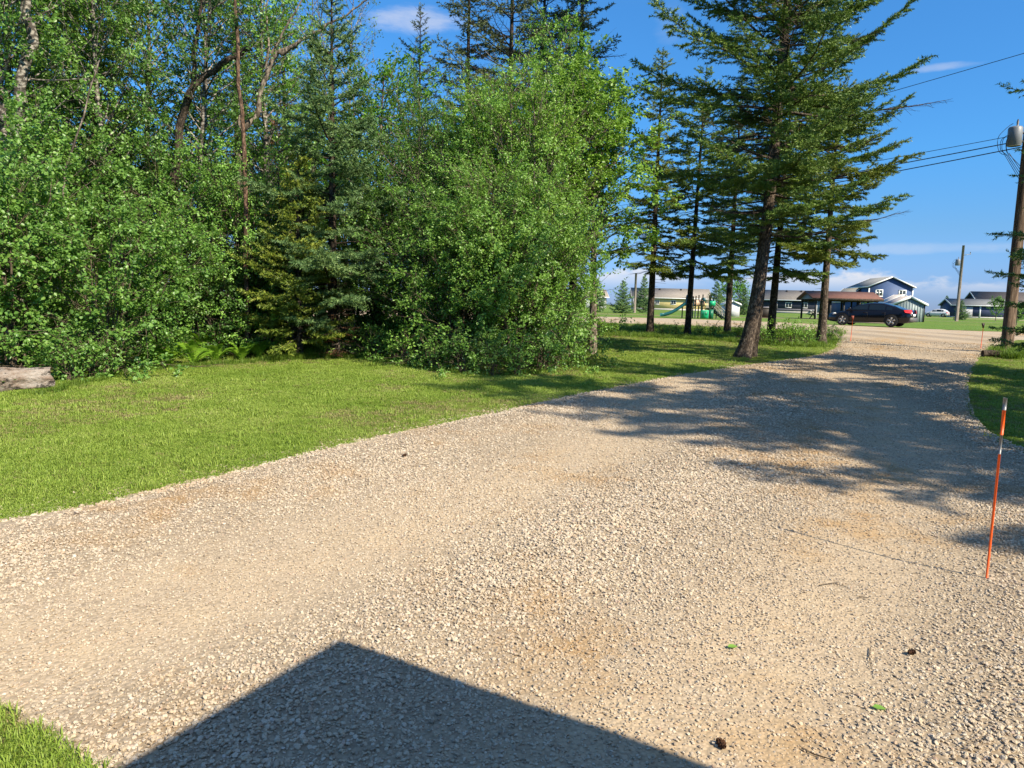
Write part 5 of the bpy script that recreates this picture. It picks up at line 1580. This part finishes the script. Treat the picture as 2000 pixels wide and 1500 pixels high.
# ------------------------------------------------------------------ driveway marker stakes
M_ORANGE = plain('orange_plastic', (0.80, 0.105, 0.012), 0.4, 0.4, 0, 0.06); M_REFL = plain('silver_tape', (0.17, 0.175, 0.18), 0.4, 0.4, 0.3)
sb = GD(1927, 1129)
st = empty('marker_stake', sb, 0, 'near orange driveway marker stake with silver reflective bands', 'stake')
def seg(nm, z0, z1, r, mat):
    m = MB(); m.tube([(0, 0, z0), (0, 0, z1)], [r, r], 10); return m.build(nm, mat, st, True)
HS = at(1954, 777, sb.y).z - sb.z
seg('shaft', -.15, HS * .695, .0072, M_ORANGE); seg('reflective_band', HS * .695, HS * .80, .0076, M_REFL); seg('orange_band', HS * .80, HS * .935, .0095, M_ORANGE); seg('cap', HS * .935, HS, .0115, M_REFL)
for lab, px, py, hh, dark in (('thin orange stake with dark top at the right mouth of the drive', 1915, 683, .92, True), ('thin rusty stake at the left mouth of the drive before the car', 1661, 668, 1.0, False)):
    b = G(px, py)
    s2 = empty('marker_stake', b, 0, lab, 'stake')
    m = MB(); m.tube([(0, 0, -.1), (0.02, 0, hh * .82)], [.010, .010], 8); m.build('shaft', M_ORANGE, s2, True)
    m = MB(); m.add([(-.05, -.012, hh), (.06, -.012, hh), (.035, -.012, hh * .82), (.0, -.012, hh * .82), (-.05, .012, hh), (.06, .012, hh), (.035, .012, hh * .82), (.0, .012, hh * .82)],
                    [[(3, 2, 1, 0), (4, 5, 6, 7), (0, 1, 5, 4), (1, 2, 6, 5), (2, 3, 7, 6), (3, 0, 4, 7)]])
    m.build('reflector', plain('dark_reflector', (0.03, 0.015, 0.012)) if dark else plain('rust_reflector', (0.20, 0.04, 0.02)), s2)

# ------------------------------------------------------------------ fallen log
def make_log():
    rng = np.random.default_rng(3)
    b = G(100, 757); a = G(-190, 775)
    ax = Vector((b.x - a.x, b.y - a.y, 0)); L = ax.length
    root = empty('fallen_log', (a.x, a.y, a.z), math.atan2(ax.y, ax.x), 'weathered log with flaking bark lying on the lawn edge', 'log')
    n, k = 46, 30
    V = []
    ph = rng.uniform(0, 6.28, 8)
    for i in range(n):
        x = L * i / (n - 1)
        R = 0.185 + 0.012 * math.sin(x * 2.3 + 1)
        for j in range(k):
            t = 2 * math.pi * j / k
            ridg = 0.010 * math.sin(t * 9 + ph[0] + 1.2 * math.sin(x * 3)) + 0.012 * math.sin(t * 4 + x * 1.7 + ph[1]) + rng.normal(0, 0.006)
            plate = 0.014 if math.sin(x * 5.1 + 3 * math.sin(t * 2 + ph[2])) > 0.2 else 0
            r = R + ridg + plate
            xe = x + (0.03 * math.sin(t * 3 + ph[3]) + rng.normal(0, .012) if i in (0, n - 1) else 0)
            V.append((xe, r * math.cos(t), 0.17 + r * math.sin(t)))
    F = [(i * k + j, (i + 1) * k + j, (i + 1) * k + (j + 1) % k, i * k + (j + 1) % k) for i in range(n - 1) for j in range(k)]
    t = NT('log_bark')
    v = t.co('Object', (0.5, 1, 1)); n1 = t.noise(7, 7, 0.7, v); n2 = t.noise(9.0, 9, 0.78, t.co('Object', (0.6, 1, 1))); n3 = t.noise(26, 5, 0.7, v)
    c = t.mix(t.rng(n1, .40, .60), (0.38, 0.335, 0.29), (0.22, 0.16, 0.12))
    c = t.mix(t.rng(n2, .51, .60), c, (0.030, 0.025, 0.022))
    c = t.mix(t.rng(n3, .55, .75, 0, .5), c, (0.09, 0.06, 0.045))
    bark = t.fin(c, .95, t.bump(t.math('ADD', n1, t.math('MULTIPLY', n3, .6)), 1.0, .05), .1)
    m = MB(); m.add(V, [F]); m.build('bark', bark, root)
    for e in (0, n - 1):
        ring = V[e * k:(e + 1) * k]
        cx = sum(p[0] for p in ring) / k - (0.03 if e else -0.03)
        V2 = ring + [(cx + (p[0] - cx) * .4 - (.02 if e else -.02), p[1] * .55, .17 + (p[2] - .17) * .55) for p in ring] + [(cx, 0, .17)]
        F1 = [(j, (j + 1) % k, k + (j + 1) % k, k + j) for j in range(k)]
        F2 = [(k + j, k + (j + 1) % k, 2 * k) for j in range(k)]
        t = NT('rotten_wood'); q = t.noise(14, 6, .7)
        m = MB(); m.add(V2, [F1, F2]); m.build('cut_end', t.fin(t.mix(t.rng(q, .35, .65), (0.36, 0.17, 0.065), (0.12, 0.06, 0.03)), .95, t.bump(q, .9, .05), .1), root)
make_log()

# ------------------------------------------------------------------ ferns and weeds
def frond_mesh(seed, L=0.58, pairs=20):
    rng = np.random.default_rng(seed)
    V, F = [], []
    n = pairs
    pts = []
    for i in range(n + 1):
        t = i / n
        pts.append(np.array([L * (t - 0.18 * t * t), 0.0, L * (1.05 * t - 0.75 * t * t)]))
    for i in range(n):
        t = (i + .5) / n
        p = pts[i]; d = unit(pts[i + 1] - pts[i])
        w = L * 0.19 * math.sin(math.pi * (0.10 + 0.86 * t)) * (1.1 - 0.35 * t)
        for s in (-1, 1):
            o = len(V)
            sd = np.array([0, s, 0.0])
            tip = p + sd * w + d * w * 0.45 + np.array([0, 0, -0.12 * w + rng.normal(0, .006)])
            V += [p - d * .002, p + d * L / n * .9, tip * .55 + (p + d * L / n * 1.2) * .45, tip, tip * .5 + p * .5 - d * .008]
            F.append((o, o + 1, o + 2, o + 3, o + 4))
    V = np.array(V)
    tv, tq = tube_np(pts, np.linspace(.004, .0015, n + 1), 3)
    return mesh_np('frond', np.concatenate([V, tv]), [np.array(F), tq + len(V)], [LF_FERN])
FRONDS = [frond_mesh(s) for s in range(4)]
rf_ = random.Random(8)
fern_spots = [(268, 722, .9, 'at the left end of the fern bed'), (292, 715, 1.0, 'second from the left in the fern bed'), (330, 712, .9, 'below the small shaded shrub'), (352, 700, 1.25, 'behind the low ones left of centre'),
              (375, 712, 1.0, 'in the bright middle of the fern bed'), (398, 696, 1.3, 'tallest of the bed, in its bright middle'), (420, 706, 1.0, 'just right of the bed middle'), (446, 692, 1.2, 'at the back of the bed right of its middle'),
              (470, 704, .9, 'before the dark gap below the forked tree'), (505, 702, .95, 'left of the lone upright sprout'), (530, 698, .9, 'right of the dark gap in the bed'), (565, 699, 1.0, 'in front of the young spruce'),
              (598, 698, .85, 'near the right end of the fern bed'), (318, 720, .7, 'smallest one at the lawn rim, left part')]
for (px, py, sc, wh) in fern_spots:
    b = G(px, py) + Vector((0, 0.05, 0.0)); b.z = gzf(b.x, b.y)
    r = empty('fern', b, rf_.uniform(0, 6.28), 'bright green fern clump ' + wh, 'fern', 'ferns at the wood edge')
    r.scale = (sc * 1.0,) * 3
    nf = 9
    for k in range(nf):
        o = link('frond', FRONDS[k % 4], r, (0, 0, 0), (rf_.uniform(-.3, .3), rf_.uniform(-.75, -.05), k * 2 * math.pi / nf + rf_.uniform(-.3, .3)))
        o.scale = (rf_.uniform(.75, 1.2),) * 3
# leafy weeds
wd, V, F = broadleaf(51, 0.75, 0.42, 0.05, stems=7, trunk_r=0.010, leaf=0.075, per_twig=5, branches=30, subs=3, twigs=2, shape='bush', width=0.6)
weed0 = None
def weed(px, py, sc, label, mat=None, group='leafy weeds', dy=0.0):
    global weed0
    b = G(px, py) + Vector((0, dy, 0)); b.z = gzf(b.x, b.y)
    if weed0 is None:
        weed0 = make_tree('weed_clump', wd, V, F, BK_TWIG, LF_FERN, b, 0.3, label, 'weed', group, scale=sc, wood_name='stem', crown='foliage')
        r = weed0
    else:
        r = dup(weed0, b, rf_.uniform(0, 6.28), sc, label, group)
    if mat: recolour(r, mat)
    return r
for px, py, sc, lab in [(1172, 652, 1.0, 'leafy weed clump left of the leftmost verge spruce'), (1196, 653, .8, 'second leafy weed clump left of the verge row'), (1292, 656, .7, 'low weed right of the leftmost verge spruce'), (1318, 658, .8, 'low weed left of the second verge spruce'),
                        (1366, 661, .8, 'low dark weed right of the second verge spruce'), (1392, 662, .9, 'low weed left of the dark third verge spruce'), (1442, 664, .9, 'weed between the third verge spruce and the thick trunk'),
                        (1486, 672, 1.1, 'weed clump right of the thick leaning trunk'), (1524, 675, 1.2, 'weed clump right of the thin dark spruce'), (1546, 674, 1.25, 'bushy weed midway between the last two verge spruces'), (1572, 674, 1.1, 'bushy weed left of the rightmost verge spruce'),
                        (1590, 668, 1.0, 'weed directly behind the rightmost verge spruce'), (1622, 668, 1.0, 'yellowish weed right of the rightmost verge spruce'), (1640, 664, .7, 'small weed at the drive corner by the rusty stake')]:
    weed(px, py, sc * .68, lab, rf_.choice((LF_FERN, LF_FERN, LF_WILLOW)))
SPROUT = ['touching the end of the log', 'a step right of the log', 'two steps right of the log', 'just left of the ferns', 'right of the fern bed', 'under the rusty dead spruce', 'in the dark gap right of the bluish spruce', 'at the left foot of the green mass',
          'second at the left foot of the green mass', 'left of the middle of the green mass', 'at the middle foot of the green mass', 'right of the middle of the green mass', 'at the right foot of the green mass', 'bright, at the right foot of the green mass',
          'largest at the lower right corner of the green mass', 'at the right end of the wood', 'farthest right by the shaded lawn']
for i, (px, py, sc) in enumerate([(120, 748, .9), (160, 742, 1.0), (210, 733, .9), (245, 724, .8), (640, 700, .8), (690, 700, .9), (730, 706, .9), (790, 716, 1.0), (840, 724, .9), (900, 731, 1.0), (960, 736, .9), (1010, 736, .8), (1060, 728, 1.1), (1090, 720, 1.2), (1115, 706, 1.2), (1140, 694, 1.1), (1150, 684, .9)]):
    weed(px, py, sc * .85, 'low leafy sprout in the shade, ' + SPROUT[i], rf_.choice((LF_DEEP, LF_SHRUB, LF_WILLOW)), 'shaded sprouts along the wood edge', .25)

# ------------------------------------------------------------------ far trees
fs = spruce(61, 4.2, 0.15, 1.35, 0.06, None, dz=0.25, per=6, p=0.9, el_low=0, el_top=35, dens=12, ln=.16, wd=.06)
f1 = put_spruce(fs, XD(1215, 78), BK_DARK, ND_BLUE, 'small conical spruce left of the pale grey pole', scale=(1.0, 1.0, .82))
for px, d, s, lab in ((1166, 84, .9, 'small conical spruce near the green mass beyond the road'), (1256, 88, (0.9, 0.9, 1.08), 'conical spruce standing before the yellow house wall'), (1846, 170, 1.15, 'distant small spruce behind the white hatchback'),
                      (1876, 98, (.8, .8, .62), 'small spruce right at the foot of the far grey pole'), (1397, 96, (1.2, 1.2, 1.0), 'dark conifer at the left of the round trees behind the playground'), (1452, 92, (1.1, 1.1, .8), 'dark conifer right of the white lean-to shed')):
    dup(f1, XD(px, d), rf_.uniform(0, 6), s, lab)
wd2, V2, F2 = broadleaf(62, 4.0, 1.8, 0.8, stems=1, trunk_r=0.08, leaf=0.20, per_twig=5, branches=40, subs=4, twigs=3, shape='round', width=0.7)
q = make_tree('round_tree', wd2, V2, F2, BK_GREY, LF_ASH, XD(1418, 100), 0, 'bright round tree left behind the white lean-to shed', 'tree', None, scale=.95)
dup(q, XD(1441, 104), 2, 1.0, 'bright round tree right behind the white lean-to shed')
q2 = dup(q, XD(1944, 92), 1, (.62, .62, .66), 'small dark round tree before the navy garage')
recolour(q2, LF_SHRUB)
q3 = dup(q, XD(1985, 60), 4, (.5, .5, .4), 'low round bush right of the brown pole across the road')
recolour(q3, LF_SHRUB)
q4 = dup(q, XD(1690, 110), 3, (.7, .7, .66), 'dark bush seen through the shelter before the blue house')
recolour(q4, LF_DEEP)

# ------------------------------------------------------------------ litter on the gravel
def cone(px, py, L, label, rz):
    b = GD(px, py)
    r = empty('spruce_cone', b + Vector((0, 0, 0.002)), rz, label, 'cone', 'cones on the gravel')
    M = m_bark('cone_brown', (0.085, 0.04, 0.022), (0.13, 0.07, 0.04), (0.04, 0.02, 0.012), 40, 1, .4)
    m = MB(); m.tube([(-L / 2, 0, L * .3), (-L * .2, 0, L * .3), (L * .2, 0, L * .3), (L / 2, 0, L * .3)], [L * .12, L * .24, L * .2, L * .05], 8); m.build('core', M, r, True)
    m = MB()
    for i in range(40):
        t = i / 40; a = i * 2.4
        x = -L / 2 + L * t; R = L * (.30 * math.sin(math.pi * (.15 + .8 * t)))
        c, s = math.cos(a), math.sin(a)
        p = np.array([x, R * c * .6, L * .3 + R * s * .6]); e = np.array([x + L * .07, R * c * 1.2, L * .3 + R * s * 1.2]); w = np.array([0, -s, c]) * L * .085
        m.add([p - w, p + w, e + w * .8, e - w * .8], [[(0, 1, 2, 3)]])
    tag(m.build('scales', M, r), kind='stuff')
cone(1780, 1279, .045, 'dark cone lying right of centre on the sunny gravel', .4)
cone(1408, 1460, .05, 'brown cone lying just outside the roof shadow', 1.9)
cone(790, 892, .05, 'brown cone lying by the lawn side of the drive', .9)
for px, py, rz, lab in ((1421, 1268, .3, 'small fallen green leaf left of the dark cone'), (1703, 1385, -.2, 'larger fallen green leaf near the lower right')):
    b = GD(px, py)
    Vv, Ff = leaves_mesh(np.array([[0, 0, 0.0]]), np.array([[1.0, 0, 0]]), np.array([[0, 0, 1.0]]), np.array([.055]), .6, .12)
    o = link('fallen_leaf', mesh_np('fallen_leaf', Vv, [Ff], [LF_WILLOW]), None, b + Vector((0, 0, .012)), (.1, .05, rz))
    tag(o, lab, 'leaf', 'fallen leaves')
def twig(label, pts, r):
    P = [GD(*p) + Vector((0, 0, .010)) for p in pts]; r *= .5
    a = P[0]
    m = MB(); m.tube([p - a for p in P], np.linspace(r, r * .4, len(P)), 6)
    for k in range(1, len(P)):
        d = (P[k] - P[k - 1])
        e = P[k] - a
        m.tube([e, e + Vector((d.y * .5, -d.x * .4, .02)) * (1 if k % 2 else -1)], [r * .5, r * .2], 4)
    tag(m.build('fallen_twig', BK_TWIG, None, True, loc=a), label, 'twig', 'fallen twigs')
twig('thin dry twig on the gravel left of the near stake', [(1600, 1146), (1625, 1142), (1655, 1150)], .006)
twig('short dark twig below the dry one on the gravel', [(1677, 1168), (1696, 1171)], .008)
twig('upright-lying dry sprig above the larger green leaf', [(1700, 1268), (1697, 1288), (1702, 1310)], .005)
twig('dark twig at the bottom right edge of the gravel', [(1565, 1465), (1590, 1478), (1630, 1490)], .008)

# ------------------------------------------------------------------ the house behind the viewer, whose roof shadow lies in the foreground
HZ = 2.65
tipg = GD(660, 1250)
tg, ea, eb = (np.array(GD(*p)[:2]) for p in ((660, 1250), (1390, 1500), (228, 1500)))
A_ = unit(ea - tg); B_ = unit(eb - tg)
tip = np.array([tipg.x, tipg.y]) + np.array([TO_SUN.x, TO_SUN.y]) / TO_SUN.z * (HZ + 0.12 - tipg.z)
hb = empty('near_house', (tip[0], tip[1], 0), math.atan2(A_[1], A_[0]), 'house behind the viewer known only by its roof shadow', 'house')
# local +x runs along the eave; the side eave leaves the corner along its own line
ct, sn_ = A_[0], A_[1]
BL = np.array([B_[0] * ct + B_[1] * sn_, -B_[0] * sn_ + B_[1] * ct])
print('house corner angle', math.degrees(math.acos(float(A_ @ B_))), BL)
LN, WD = 11.0, 9.0
m = MB(); m.bb(.8, LN - .8, -WD + .8, -.5, -.05, HZ - .05); m.build('wall', m_siding('near_siding', (.5, .48, .44)), hb)
pk = 1.4
bx_, by_ = BL * WD
V = [(0, 0, HZ), (LN, 0, HZ), (LN + bx_, by_, HZ), (bx_, by_, HZ), (0, 0, HZ + .12), (LN, 0, HZ + .12), (LN + bx_, by_, HZ + .12), (bx_, by_, HZ + .12), (WD / 2, -WD / 2, HZ + pk), (LN - WD / 2, -WD / 2, HZ + pk)]
m = MB(); m.add(V, [[(3, 2, 1, 0), (0, 1, 5, 4), (1, 2, 6, 5), (2, 3, 7, 6), (3, 0, 4, 7), (4, 5, 9, 8), (6, 7, 8, 9)], [(5, 6, 9), (7, 4, 8)]]); m.build('roof', SH_GREY, hb)
